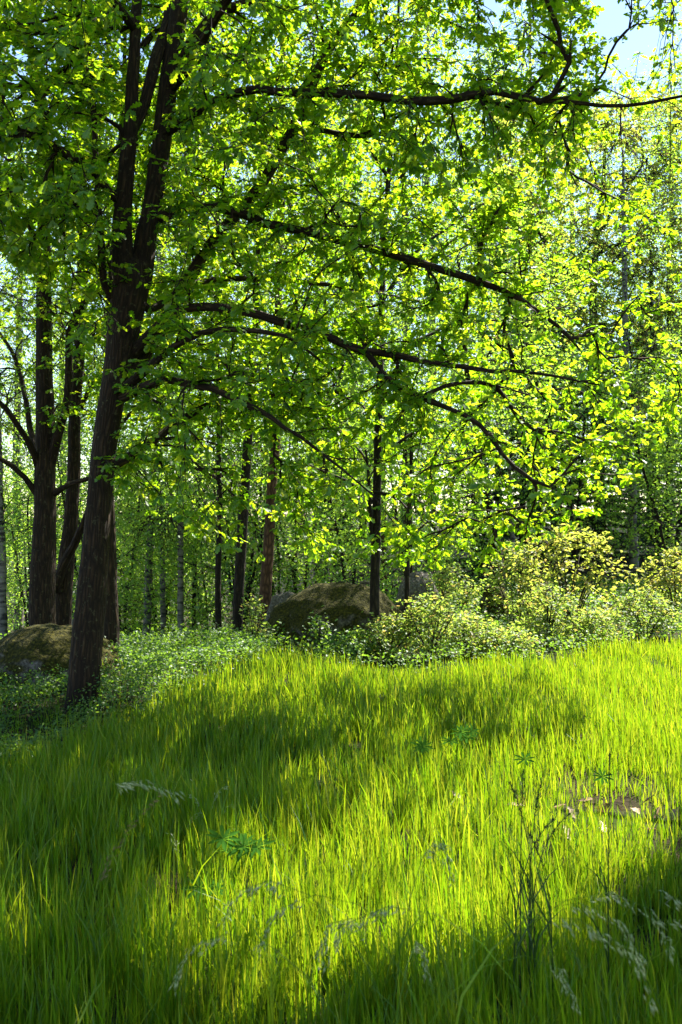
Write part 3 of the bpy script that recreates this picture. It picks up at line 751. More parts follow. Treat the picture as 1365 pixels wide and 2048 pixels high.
def trunk_tree(u_path, label, bark, name, kind, k, cscale, cz=0.0, cat='tree', group=None, mat=None, zs=1.0):
    """a tree whose trunk follows the photograph; crown and branches from a prototype"""
    u0, d0 = u_path[0][0], u_path[0][2]
    bx, by = at_ground(u0, d0); g = gz(bx, by)
    root = thing(name, (bx, by, g), label, cat, group)
    w0 = u_path[0][3]; gb = CV + (CH - g) * F / d0
    pts = [(u0, gb + .1 * F / d0, d0, w0 * 1.2), (u0, gb - .05 * F / d0, d0, w0 * 1.05)] + [q for q in u_path[1:] if q[1] < gb - .2 * F / d0]
    a, r = stem(pts); q = catmull(np.column_stack([a, r]), .35)
    q[1:-1, :3] += RNG.normal(0, .008, (len(q) - 2, 3))
    v, t, b = tube(q[:, :3] - np.array(root.location), np.maximum(q[:, 3], .004), 12, .05, u0 * .1)
    link('trunk', make_mesh('trunk', v, t, bark, True, b), root)
    if kind:
        rz = RNG.uniform(0, 6.28)
        top = a[-1] - a[0]; pr = PROTO[(kind, k)]; lean = (top[0] / max(top[2], 1), top[1] / max(top[2], 1))
        for nm in ('branches', 'crown'):
            o = link(nm, pr[nm], root, kind='stuff')
            o.scale = (cscale, cscale, cscale * zs); o.location = (0, 0, cz); o.rotation_mode = 'ZYX'; o.rotation_euler = (-lean[1], lean[0], rz)
            if mat and nm == 'crown':
                o.material_slots[0].link = 'OBJECT'; o.material_slots[0].material = mat
    return root

BT = 'birches and dark trunks behind the meadow'
trunk_tree([(8, 0, 19, 16), (6, 1150, 19, 15), (2, 1000, 19, 13), (-4, 800, 19, 11), (-10, 400, 19, 8), (-14, -50, 19, 3)], 'white birch trunk at the extreme left edge', M_BIRCHBARK, 'birch_tree', 'birch', 0, 1.0, 0)
trunk_tree([(292, 0, 22, 15), (298, 1150, 22, 15), (305, 1000, 22, 14), (312, 880, 22, 13), (318, 700, 22, 11), (326, 400, 22, 8), (332, 0, 22, 3)], 'pale spotted birch trunk tilting right, first beyond the leaning oak', M_BIRCHBARK, 'birch_tree', 'birch', 1, 1.15, 0)
trunk_tree([(328, 0, 21, 11), (326, 1150, 21, 11), (320, 1000, 21, 9), (318, 850, 21, 8), (316, 500, 21, 6), (314, 100, 21, 3)], 'thin dark birch stem right beside the tilting pale birch', M_BIRCHBARK, 'birch_tree', 'birch', 2, 1.1, 0)
trunk_tree([(362, 0, 20, 13), (361, 1150, 20, 12), (362, 1000, 20, 12), (366, 850, 20, 11), (368, 600, 20, 8), (370, 200, 20, 3)], 'straight light birch trunk midway between the leaning oak and the pair of dark trunks', M_BIRCHBARK, 'birch_tree', 'birch', 0, 1.1, 0)
trunk_tree([(388, 0, 24, 8), (392, 1100, 24, 8), (398, 1000, 24, 7), (404, 800, 24, 6), (408, 400, 24, 3)], 'very thin grey stem right of the straight light birch', M_GREYBARK, 'slender_tree', 'birch', 1, 1.2, 0)
trunk_tree([(438, 0, 15, 13), (437, 1150, 15, 12), (440, 1000, 15, 11), (438, 900, 15, 10), (436, 600, 15, 7), (434, 200, 15, 3)], 'slim dark trunk left of the pair of thicker dark trunks', M_GREYBARK, 'slender_tree', 'birch', 2, .85, .6)
trunk_tree([(476, 0, 13, 22), (478, 1200, 13, 21), (482, 1080, 13, 21), (490, 980, 13, 20), (499, 870, 13, 18), (508, 700, 13, 15), (520, 400, 13, 10), (528, 100, 13, 4)], 'black barked trunk left of the red pine at the meadow edge', M_GREYBARK, 'dark_tree', 'birch', 0, .95, 1.4)
trunk_tree([(524, 0, 14.2, 26), (528, 1230, 14.2, 25), (536, 1120, 14.2, 23), (544, 980, 14.2, 20), (550, 880, 14.2, 18), (560, 500, 14.2, 14), (568, 0, 14.2, 10), (572, -300, 14.2, 4)], 'red brown pine trunk beside the left end of the largest boulder', M_PINEBARK, 'pine_tree', 'birch', 1, .9, 3.5)
trunk_tree([(590, 0, 25, 8), (592, 1000, 25, 8), (594, 800, 25, 7), (598, 400, 25, 4)], 'faint grey stem far behind the red pine', M_GREYBARK, 'slender_tree', 'birch', 2, 1.2, 0)
trunk_tree([(652, 0, 24, 9), (652, 1100, 24, 9), (650, 950, 24, 8), (652, 600, 24, 4)], 'thin pale birch stem above the left slope of the largest boulder', M_BIRCHBARK, 'birch_tree', 'birch', 0, 1.1, 0)
trunk_tree([(768, 0, 17, 15), (767, 1130, 17, 15), (765, 950, 17, 13), (764, 700, 17, 10), (762, 300, 17, 4)], 'reddish pine trunk partly hidden behind the dark trunk at the largest boulder', M_PINEBARK, 'pine_tree', 'birch', 1, .8, 3.0)
side_oak('dark trunk standing in front of the largest boulder', [
    [(750, 0, 10.95, 21), (750, 1190, 10.95, 20), (752, 1080, 10.95, 19), (755, 950, 10.95, 17), (760, 800, 10.95, 15), (764, 650, 10.95, 13), (770, 450, 11.1, 11), (790, 200, 11.3, 8), (800, -60, 11.5, 4)],
    [(748, 1100, 10.95, 9), (738, 1040, 10.9, 8), (735, 985, 10.8, 7), (732, 900, 10.8, 4)],
    [(740, 985, 10.8, 8), (780, 988, 10.6, 7), (840, 1002, 10.5, 5), (900, 1040, 10.4, 3)],
    [(755, 930, 10.95, 8), (820, 870, 11.1, 6), (900, 840, 11.2, 3)], [(752, 1010, 10.95, 8), (690, 960, 11.1, 6), (620, 930, 11.2, 3)],
    [(766, 600, 11, 9), (860, 480, 11.4, 7), (980, 400, 11.8, 4)], [(766, 560, 11, 9), (680, 440, 11.4, 7), (580, 380, 11.8, 4)],
    [(772, 400, 11.1, 8), (880, 240, 11.5, 6), (1000, 140, 11.8, 3)], [(774, 350, 11.1, 8), (690, 200, 11.5, 6), (610, 60, 11.8, 3)],
    [(763, 720, 10.95, 9), (880, 660, 11.6, 6), (1010, 640, 12., 3)],
    ], 1, 71, (500, 1080, 150, 1130), 520, ([500, 560, 640, 760, 900, 960, 1080], [700, 960, 1060, 980, 1090, 1000, 800]), depth=(11.3, .8), bark=M_GREYBARK, name='young_oak')
side_oak('thin dark sapling trunk right of the largest boulder', [
    [(814, 0, 11.2, 11), (815, 1150, 11.2, 10), (817, 1060, 11.2, 9), (822, 950, 11.2, 7), (828, 820, 11.2, 3)],
    [(816, 1080, 11.2, 5), (860, 1040, 11.3, 4), (900, 1020, 11.4, 2)], [(818, 1020, 11.2, 5), (780, 980, 11.3, 3)],
    ], 1, 81, (740, 930, 800, 1130), 110, ([740, 930], [1100, 1100]), depth=(11.3, .45), bark=M_GREYBARK, name='young_oak')
trunk_tree([(1003, 0, 15, 21), (998, 1130, 15, 20), (990, 1060, 15, 19), (975, 980, 15, 18), (958, 900, 15, 16), (935, 760, 15, 12), (915, 500, 15, 5)], 'brown trunk leaning left beside the golden shrub', M_OAKBARK, 'leaning_tree', 'under', 0, 1.0, 2.2)
trunk_tree([(1030, 0, 18, 10), (1028, 1100, 18, 10), (1022, 1030, 18, 9), (1015, 850, 18, 6), (1010, 500, 18, 3)], 'thin pale birch right of the left leaning brown trunk', M_BIRCHBARK, 'birch_tree', 'birch', 1, .9, 0)
trunk_tree([(1268, 0, 21, 19), (1266, 1050, 21, 19), (1262, 950, 21, 18), (1256, 860, 21, 16), (1250, 600, 21, 11), (1246, 300, 21, 5)], 'thick speckled birch behind the right end of the golden shrub', M_BIRCHBARK, 'birch_tree', 'birch', 2, .95, 0)
trunk_tree([(1318, 0, 23, 17), (1317, 1050, 23, 16), (1313, 950, 23, 15), (1308, 850, 23, 13), (1302, 500, 23, 6)], 'dark trunk right of the thick speckled birch', M_GREYBARK, 'dark_tree', 'birch', 0, 1.0, 0)
trunk_tree([(1336, 0, 26, 9), (1336, 950, 26, 8), (1336, 800, 26, 7), (1336, 500, 26, 3)], 'thin stem nearest the right edge behind the bushes', M_GREYBARK, 'slender_tree', 'birch', 1, 1.0, 0)

side_oak('tall golden bronze leaved tree on the upper right against the sky', [
    [(1200, 0, 24.0, 24), (1198, 1000, 24.0, 22), (1192, 850, 24.0, 19), (1186, 700, 24.0, 17), (1190, 520, 24.0, 13), (1205, 380, 24.0, 9), (1215, 240, 24.0, 4)],
    [(1190, 620, 24.0, 10), (1120, 530, 23.4, 8), (1060, 440, 23.2, 6), (1010, 380, 23.2, 3)],
    [(1120, 545, 23.6, 9), (1180, 490, 23.2, 8), (1240, 400, 22.9, 7), (1290, 320, 22.9, 3)],
    [(1150, 560, 24.0, 9), (1210, 500, 23.2, 8), (1280, 478, 23.0, 6), (1350, 450, 23.0, 3)],
    [(1190, 800, 24.0, 10), (1260, 700, 24.4, 8), (1340, 620, 24.7, 5), (1400, 580, 24.7, 3)],
    [(1190, 700, 24.0, 9), (1110, 660, 24.3, 7), (1040, 650, 24.6, 3)],
    ], 1, 91, (980, 1480, 190, 900), 3000, ([980, 1480], [820, 850]), depth=(24, 1.2), leafsize=(.10, .15), bark=M_GREYBARK, leafmat=M_BRONZE, tmpl=OVAL, nleaf=(7, 12), cull=False, maxlen=3.2, name='golden_tree', amp=1.0)

# understory and filling woodland
fill = [('under', 0, 245, 24, 1.0), ('under', 1, 345, 27, 1.1), ('under', 2, 420, 25, 1.15), ('under', 0, 600, 21, 1.1), ('under', 1, 700, 16.5, 1.0), ('under', 2, 560, 23, 1.3),
        ('under', 1, 880, 18, 1.0), ('under', 0, 60, 25, 1.1), ('under', 2, -60, 27, 1.2), ('under', 1, 180, 20, 1.2), ('under', 0, 820, 14.5, .8), ('under', 2, 1150, 20, 1.1), ('under', 0, 1340, 18.5, 1.0), ('under', 2, 480, 21, 1.2), ('under', 1, 320, 25, 1.3), ('under', 2, 1440, 19, 1.2)]
where = ['behind the foot of the leaning oak', 'between the tilting pale birch and the straight light birch', 'behind the slim dark trunk', 'behind the red pine and the largest boulder',
         'above the top of the largest boulder', 'far behind the black barked trunk', 'behind the thin sapling right of the largest boulder', 'behind the upright oak over the low boulder', 'at the far left edge',
         'behind the slimmer leaning oak stem', 'behind the pale sunlit boulder', 'behind the middle of the big golden shrub', 'behind the golden shrub at the right edge', 'between the slim dark trunk and the black barked one',
         'far back between the pale birches', 'beyond the right edge of the picture']
for (kind, k, u, d, sc_), wh in zip(fill, where):
    place(kind, k, u, d, sc_, 'understory_tree', 'many stemmed leafy understory tree ' + wh, group='understory trees')
rr = np.random.default_rng(77)
for i in range(18):
    d = rr.uniform(24, 46); u = -250 + 1900 * (i + rr.uniform(0, 1)) / 18
    if u > 1060 and u < 1420 and d < 34: d += 12
    place('birch', i % 3, u, d, rr.uniform(1.0, 1.45), 'birch_tree', 'distant slim birch in the leafy wood far behind', group='distant birches')
for i, (u, d) in enumerate([(860, 27), (960, 31), (1060, 29), (1140, 34), (1340, 33), (1440, 28), (40, 30), (-40, 27), (130, 33), (640, 27)]):
    place('birch', i % 3, u, d, 1.45, 'birch_tree', 'distant slim birch in the leafy wood far behind', group='distant birches')
for u, d, s_, wh in [(1045, 21, .62, 'right of the left leaning brown trunk'), (1110, 23, .70, 'over the left half of the big golden shrub'), (1205, 24, .66, 'just left of the thick speckled birch'), (950, 22, .55, 'left of the left leaning brown trunk'),
                     (268, 30, .75, 'far back right of the leaning oak'), (700, 28, .7, 'far behind the largest boulder'), (1300, 30, .85, 'between the thick speckled birch and the dark trunk'), (1400, 25, .8, 'at the right edge behind the bushes')]:
    place('spruce', 0, u, d, s_, 'spruce_tree', 'dark spruce ' + wh, group='dark spruces')

def woodland():
    rng = np.random.default_rng(88); n = 40000
    d = rng.uniform(50, 85, n); u = rng.uniform(-600, 2000, n)
    top = np.array([300 + 130 * mnoise.noise(Vector((a / 160, 3, 0))) + 60 * mnoise.noise(Vector((a / 45, 9, 0))) for a in u])
    top = np.where(u > 1000, top + 150, top) + np.interp(u, [0, 350], [160, 0])
    v = top + (1330 - top) * rng.uniform(0, 1, n) ** .8
    cl = np.array([mnoise.noise(Vector((a / 60, b / 60, c / 7))) for a, b, c in zip(u, v, d)])
    k = rng.random(n) < np.clip(.35 + 1.6 * cl + .5 * sstep(u, 850, 1000) * (v > 800), .02, 1); u, v, d = u[k], v[k], d[k]; n = len(u)
    p = np.column_stack([(u - CU) * d / F, d, CH + (CV - v) * d / F])
    p[:, 2] = np.maximum(p[:, 2], ground_z(p[:, 0], p[:, 1]))
    x = norm(rng.normal(0, 1, (n, 3)) * np.array([1, 1, .6])); nn = norm(rng.normal(0, 1, (n, 3)) + np.array([0, 0, .6]))
    v_, t_ = scatter(*DIAM, p, x, nn, rng.uniform(.16, .32, n))
    link('distant_woodland', make_mesh('distant_woodland', v_, t_, M_FARLEAF), kind='stuff', label='mass of far off leafy trees closing the view', cat='woodland')
woodland()

# ------------------------------------------------------------------ shrubs
def shrub(label, u, d, w, h, n, leafmat, seed, size=(.035, .06), name='shrub', stems=7, group=None, nleaf=(6, 11), tm=OVAL, spread=.5):
    rng = np.random.default_rng(seed); bx, by = at_ground(u, d); g = gz(bx, by)
    root = thing(name, (bx, by, g), label, 'shrub', group); s = Skeleton(seed)
    for k in range(stems):
        a = rng.uniform(0, 6.28); q = np.array([math.cos(a) * w * .5, math.sin(a) * w * .35, 0]) * rng.uniform(.3, .9)
        s.path(np.array([np.array([0, 0, -.04]) + q * .1, q * .3 + [0, 0, h * .3], q * .7 + [0, 0, h * .62], q + [0, 0, h * rng.uniform(.75, .98)]]),
               np.array([.011, .009, .006, .003]), 0, attach=False, wob=.015, sides=5)
    a = rng.uniform(0, 6.283, n); z = h * rng.beta(1.5, 1.2, n)
    R = np.sin(np.clip((z / h * .9 + .12), 0, 1) * np.pi) ** .55
    rr = np.sqrt(rng.uniform(.02, 1, n)) * R
    s.grow(np.column_stack([rr * np.cos(a) * w / 2, rr * np.sin(a) * w * .38, z + .04]), maxlen=1.2, seg=.1, r0=.0013)
    ac = s.mesh_parts(np.zeros(3)); v, t, b = ac[0].get()
    link('stems', make_mesh('stems', v, t, M_TWIG, True, b), root, kind='stuff')
    pos, xd, nm, sz = sprigs(s, rng, s.tips, nleaf, size, flat=.6, inner=.5, droop=.1)
    pos += rng.normal(0, .035, pos.shape); pos[:, 2] = np.maximum(pos[:, 2], .02)
    v_, t_ = scatter(*tm, pos, xd, nm, sz)
    link('foliage', make_mesh('foliage', v_, t_, leafmat), root, kind='stuff')
    return root
shrub('big golden leaved shrub in full sun at the right of the meadow', 1140, 12.6, 1.8, 1.3, 220, M_BRONZE, 401, (.05, .085), 'golden_shrub', 12)
shrub('golden shrub reaching out of the right edge behind the meadow', 1350, 14.2, 1.3, .85, 150, M_BRONZE, 402, (.05, .085), 'golden_shrub', 10)
shrub('taller thin golden bush left of the big golden shrub', 1030, 13.2, 1.0, 1.05, 220, M_SHRUBLEAF, 403, (.04, .07), 'golden_shrub', 6)
for i, (u, d, w, h, n, lab) in enumerate([
    (700, 10.4, .7, .30, 120, 'green leafy bush in front of the right half of the largest boulder'),
    (778, 10.5, .8, .44, 170, 'green leafy bush at the foot of the dark trunk'),
    (858, 10.6, .9, .66, 190, 'bush with reddish tips right of the thin sapling'),
    (935, 10.9, .85, .40, 190, 'pale green bush in front of the small mossy stones'),
    (1010, 10.6, .9, .30, 170, 'low bush at the left foot of the big golden shrub'),
    (1095, 11.3, .85, .62, 180, 'low reddish bush under the big golden shrub'),
    (1195, 11.2, .9, .34, 170, 'low sunny bush at the right foot of the big golden shrub'),
    (900, 12.0, .9, .85, 220, 'taller green bush behind the pale green one'),
    (1290, 11.9, .9, .5, 200, 'low bright bush near the right edge of the meadow'),
    (510, 11.4, .45, .60, 60, 'sparse twiggy sapling at the foot of the red pine'),
    (640, 10.9, .30, .42, 34, 'little sprig growing before the middle of the largest boulder')]):
    shrub(lab, u, d, w, h, n, M_SHRUBLEAF if i in (2, 5, 9) else M_BILBERRY if i in (0, 10) else M_SHRUBLEAF, 420 + i, (.035, .06), 'low_bush', 6, 'low bushes along the meadow edge')

# ------------------------------------------------------------------ bilberry ground cover
def bil_line(u):
    return np.interp(u, [-400, 0, 120, 260, 400, 520, 600], [1640, 1555, 1505, 1445, 1372, 1318, 1280])

def ground_pts(n, rng, dlo, dhi, ulo=-330, uhi=1700, power=1.0):
    d = dlo + (dhi - dlo) * rng.random(n) ** power
    u = rng.uniform(ulo, uhi, n)
    x = (u - CU) * d / F
    return x, d, u

def bilberry():
    rng = np.random.default_rng(501); A = Acc(); S = Acc()
    x, d, u = ground_pts(11000, rng, 5.6, 16.5, -450, 720, .8)
    z = ground_z(x, d); v = CV + (CH - z) * F / d
    cl = np.array([mnoise.noise(Vector((a * 1.5, b * 1.5, 0))) for a, b in zip(x, d)])
    keep = (v < bil_line(u) + 30 * cl + rng.normal(0, 14, len(u))) & (cl > -.35)
    x, d, z, cl, u = x[keep], d[keep], z[keep], cl[keep], u[keep]
    h = (.10 + .32 * np.clip(cl + .3, 0, 1)) * rng.uniform(.8, 1.25, len(x))
    # a few more clumps on the sunny bank at the right, behind the bushes
    x2, d2, u2 = ground_pts(3600, rng, 8.6, 18, 520, 1700)
    k2 = d2 > np.interp(u2, [540, 640, 760, 900, 1100, 1365, 1660], [10.6, 10.2, 9.6, 9.7, 10.1, 11.4, 12.0]) + rng.normal(0, .15, len(d2)); x2, d2 = x2[k2], d2[k2]; z2 = ground_z(x2, d2)
    x = np.concatenate([x, x2]); d = np.concatenate([d, d2]); z = np.concatenate([z, z2]); h = np.concatenate([h, rng.uniform(.12, .30, len(x2))])
    m = 13; N = len(x)
    rr = .13 * np.sqrt(rng.random((N, m))); a = rng.uniform(0, 6.28, (N, m)); f = rng.beta(2.2, 1.0, (N, m))
    px = x[:, None] + rr * np.cos(a); py = d[:, None] + rr * np.sin(a)
    pz = ground_z(px, py) + h[:, None] * f * (1 - .8 * (rr / .13) ** 2 * .4)
    pos = np.stack([px, py, pz], -1).reshape(-1, 3); n = len(pos)
    xd = norm(rng.normal(0, 1, (n, 3)) * np.array([1, 1, .45])); nm = norm(np.array([0, 0, 1.]) + rng.normal(0, .55, (n, 3)))
    sz = rng.uniform(.02, .038, n) * np.repeat(np.clip(d / 8.5, .9, 1.7), m)
    A = Acc(); nr = pos[:, 1] < 8.2
    for tm_, sel in ((OVAL, nr), (DIAM, ~nr)):
        A.add(*scatter(*tm_, pos[sel], xd[sel], nm[sel], sz[sel]))
    v_, t_, _ = A.get()
    o = link('bilberry_cover', make_mesh('bilberry_cover', v_, t_, M_BILBERRY), kind='stuff', label='low small leaved bilberry cover around the oak foot and boulders', cat='ground cover')
    # stems
    k = rng.choice(len(x), min(2600, len(x)), replace=False)
    tm = (np.array([(0, .5, 0), (0, -.5, 0), (1, .2, .12), (1, -.2, .12)], float), np.array([(0, 1, 3), (0, 3, 2)]))
    up = norm(np.array([0, 0, 1.]) + rng.normal(0, .3, (len(k), 3)))
    v_, t_ = scatter(*tm, np.column_stack([x[k], d[k], z[k] - .01]), up, norm(rng.normal(0, 1, (len(k), 3))), np.column_stack([h[k] * .9, np.full(len(k), .006), h[k]]))
    st = link('stems', make_mesh('stems', v_, t_, M_TWIG, False, v_), o, kind='stuff')
bilberry()

# ------------------------------------------------------------------ meadow grass
def blades(x, y, z, h, w, face, lean, ldir):
    N = len(x); tl = np.array([0, .34, .70, 1.0]); wf = np.array([.65, 1.0, .72])
    c = np.zeros((N, 4, 3))
    c[:, :, 0] = x[:, None] + np.cos(ldir)[:, None] * (lean * h)[:, None] * tl[None] ** 2
    c[:, :, 1] = y[:, None] + np.sin(ldir)[:, None] * (lean * h)[:, None] * tl[None] ** 2
    c[:, :, 2] = z[:, None] + h[:, None] * (tl[None] - .35 * (lean ** 2)[:, None] * tl[None] ** 2)
    sd = np.stack([np.cos(face), np.sin(face), np.zeros(N)], -1) * (w / 2)[:, None]
    v = np.zeros((N, 7, 3))
    for k in range(3):
        v[:, 2 * k] = c[:, k] - sd * wf[k]; v[:, 2 * k + 1] = c[:, k] + sd * wf[k]
    v[:, 6] = c[:, 3]
    t = np.array([(0, 1, 3), (0, 3, 2), (2, 3, 5), (2, 5, 4), (4, 5, 6)])
    t = t[None] + (np.arange(N) * 7)[:, None, None]
    return v.reshape(-1, 3), t.reshape(-1, 3)

def bare(x, y):     # thin patch with old leaves at the right
    return np.exp(-(((x - 1.45) / .55) ** 2 + ((y - 5.1) / .5) ** 2))

def grass():
    rng = np.random.default_rng(601)
    x, y, u = ground_pts(280000, rng, 1.3, 12.2, -300, 1660, 1.05)
    y2 = rng.uniform(.8, 9.5, 46000); x2 = rng.choice([-1, 1], len(y2)) * (.485 * y2 + rng.random(len(y2)) * 2.0)     # margins either side of the view
    x = np.concatenate([x, x2]); y = np.concatenate([y, y2]); u = np.concatenate([u, CU + x2 / y2 * F]); side = np.arange(len(x)) >= len(x) - len(x2)
    z = ground_z(x, y); v = CV + (CH - z) * F / y
    cl = np.array([mnoise.noise(Vector((a * 1.1, b * 1.1, 5))) for a, b in zip(x, y)])
    cf = np.array([mnoise.noise(Vector((a * 5, b * 5, 9))) for a, b in zip(x, y)])
    edge = np.interp(u, [-300, 540, 640, 760, 900, 1100, 1365, 1660], [12.2, 10.6, 10.2, 9.6, 9.7, 10.1, 11.4, 12.0])
    inb = v < bil_line(u) + 28 * cl + rng.normal(0, 16, len(u))
    keep = (y < edge + rng.normal(0, .12, len(y))) & (~inb | (rng.random(len(u)) < .07)) & (rng.random(len(u)) < np.clip(.66 + 1.3 * cf, .12, 1))
    keep &= rng.random(len(u)) > .88 * bare(x, y)
    x, y, z, cl, cf, side = x[keep], y[keep], z[keep], cl[keep], cf[keep], side[keep]; N = len(x)
    tall = rng.random(N) ** 1.6
    h = (.10 + .165 * tall) * (1 + .35 * cl) * np.interp(y, [1, 4, 8, 12], [1.0, .95, .82, .70]) * (1 - .45 * bare(x, y))
    big = rng.random(N) < .07; h[big] *= rng.uniform(1.25, 1.6, big.sum())
    w = rng.uniform(.0028, .0066, N) * np.where(big, 1.2, 1) * np.where(side, 1.5, 1) * np.interp(y, [1, 4, 12], [.95, 1.0, 1.7])
    ld = rng.uniform(0, 6.28, N) * .6 + 1.2 * cl + rng.normal(0, .8, N)
    lean = np.abs(rng.normal(.12, .17, N)); lean[rng.random(N) < .05] += .5
    v_, t_ = blades(x, y, z - .01, h, w, rng.uniform(0, 3.14, N), np.clip(lean, 0, 1), ld)
    link('meadow_grass', make_mesh('meadow_grass', v_, t_, M_GRASS), kind='stuff', label='tall fresh green meadow grass filling the clearing', cat='grass')
    print('grass', N)
grass()

# tall single stalks, each a thing
def stalk(name, label, u, d, height, bend, ang, seed, head, mat, group, rad=.0016, headlen=.13, blades_n=2, nspk=26, spk=.016, hang=.5, smat=None):
    rng = np.random.default_rng(seed); x, y = at_ground(u, d); g = gz(x, y)
    root = thing(name, (x, y, g), label, 'grass stalk', group)
    dr = np.array([math.cos(ang), math.sin(ang), 0])
    tt = np.linspace(0, 1, 15)[:, None]
    th = bend * tt[:, 0] ** 4; st_ = np.column_stack([np.sin(th)[:, None] * dr[None, :2], np.cos(th)]) * height / 14
    path = np.vstack([[0, 0, 0], np.cumsum(st_[1:], 0)]) + np.array([0, 0, -.01])
    v, t, b = tube(path, np.linspace(rad, rad * .4, 15), 4)
    link('stem', make_mesh('stem', v, t, smat or M_GRASS, True, b), root)
    if blades_n:
        k = blades_n
        zz = rng.uniform(.12, .55, k)
        c = np.array([np.interp(zz, tt[:, 0], path[:, j]) for j in range(3)]).T
        for q in range(k):
            v, t = blades(c[q:q + 1, 0], c[q:q + 1, 1], c[q:q + 1, 2], np.array([rng.uniform(.16, .28)]), np.array([.006]), rng.uniform(0, 3, 1), np.array([.55]), rng.uniform(0, 6.28, 1))
            link('blade', make_mesh('blade', v, t, smat or M_GRASS), root)
    if head:
        ln = headlen / height; f = np.sort(rng.uniform(1 - ln, 1, nspk))
        c = np.array([np.interp(f, tt[:, 0], path[:, j]) for j in range(3)]).T
        tan = norm(np.array([np.interp(np.minimum(f + .02, 1), tt[:, 0], path[:, j]) for j in range(3)]).T - np.array([np.interp(f - .02, tt[:, 0], path[:, j]) for j in range(3)]).T)
        off = rng.normal(0, .003 + .005 * hang, (nspk, 3)) - np.array([0, 0, .012 * hang])
        x_ = norm(tan + rng.normal(0, .3, (nspk, 3)) + np.array([0, 0, -.9 * hang]))
        tm = (np.array([(0, 0, 0), (.4, .10, .05), (1, 0, 0), (.4, -.10, .05), (.4, 0, -.07)], float), np.array([(0, 1, 4), (0, 4, 3), (1, 2, 4), (4, 2, 3), (0, 3, 1), (1, 3, 2)]))
        v, t = scatter(*tm, c + off * (1.2 - f[:, None] * .6), x_, norm(rng.normal(0, 1, (nspk, 3))), rng.uniform(.8, 1.3, nspk) * spk)
        A = Acc(); A.add(v, t)
        for q in range(0, nspk, 2):      # hair stalks
            vv, t2, _ = tube(np.array([c[q], c[q] + off[q] * (1.2 - f[q] * .6)]), np.array([.0006, .0004]), 3)
            A.add(vv, t2)
        v, t, _ = A.get()
        link('seed_head', make_mesh('seed_head', v, t, mat), root)
    return root
SG = 'nodding pale grass heads in the shaded foreground'
for i, (u, v, d, dirn, hl, lab) in enumerate([
    (655, 1850, 1.75, 2.6, .16, 'pale nodding grass head furthest left of the foreground group, arching left'),
    (755, 1850, 1.85, 2.9, .11, 'short pale grass head drooping left, second in the foreground group'),
    (845, 1800, 1.8, 1.2, .20, 'tallest upright pale grass plume in the foreground group'),
    (925, 1870, 1.7, 3.0, .16, 'pale grass head hanging left of the thickest drooping tuft'),
    (985, 1850, 1.65, -.3, .18, 'thickest pale drooping grass tuft in the middle foreground'),
    (1020, 1860, 1.7, .1, .15, 'pale grass head curving right beside the thickest tuft'),
    (1095, 1840, 1.75, .15, .17, 'slender pale grass head arching right in the right foreground'),
    (1190, 1830, 1.8, .1, .14, 'small pale grass head second from the right in the foreground'),
    (1255, 1860, 1.75, -.2, .20, 'long pale grass head furthest right in the foreground'),
    (800, 1960, 1.65, 2.2, .16, 'pale grass plume rising low left of the drooping tuft'),
    (815, 2035, 1.6, 1.3, .12, 'pale grass plume tip at the very bottom edge of the picture'),
    (575, 1945, 1.7, 2.8, .12, 'faint pale grass head low in the left foreground'),
    (940, 1985, 1.7, .3, .08, 'small greenish grass head below the drooping tuft')]):
    top = P(u, v - 75, d); bend = 2.7; tq = np.linspace(0, 1, 15)[1:]; zc = np.cumsum(np.cos(bend * tq ** 4)) / 14; H = top[2] / zc.max()
    off = math.cos(dirn) * .17 * H
    ub = CU + (top[0] - off * .9) / d * F
    stalk('nodding_grass', lab, ub, d - math.sin(dirn) * .1, H, bend, dirn, 700 + i, True, M_SEED, SG, .0013, hl * 1.25, 1, int(20 + hl * 200), .015, .8)
stalk('nodding_grass', 'blurred pale grass head bending in at the left edge', -60, 2.0, 1.25, 2.0, .2, 731, True, M_SEED, SG, .0014, .15, 1, 40, .018, .7)
stalk('ochre_grass', 'blurred ochre seed head over the shaded grass on the left', 140, 2.1, 1.0, .9, .5, 732, True, M_OCHRE, None, .0013, .22, 1, 40, .014, .5)
DG = 'dark upright grass stalks right of the middle'
for i, (u, v, d, bend, dirn, lab) in enumerate([
    (1030, 1545, 3.0, .10, 2.9, 'dark upright stalk leaning left, leftmost of the right hand cluster'),
    (1048, 1530, 3.0, .03, 1, 'straight dark stalk with narrow head in the middle of the right hand cluster'),
    (1082, 1535, 3.05, .06, .3, 'dark stalk with pointed head just right of the straight one'),
    (1110, 1600, 2.9, .22, .3, 'dark stalk with a blade splayed to the right'),
    (1130, 1590, 3.1, .20, .1, 'dark stalk leaning right at the outside of the right hand cluster'),
    (1222, 1480, 3.1, .02, 1, 'lone very tall dark stalk near the right edge of the meadow'),
    (1065, 1640, 2.95, .12, 3.3, 'shorter dark stalk low in the right hand cluster')]):
    top = P(u, v, d)
    stalk('grass_stalk', lab, u - math.cos(dirn) * bend * top[2] * F / d * .8, d, top[2], bend * 4, dirn, 760 + i, True, M_SHADESTALK, DG, .0026, .11, 4, 40, .013, .1, M_SHADESTALK)

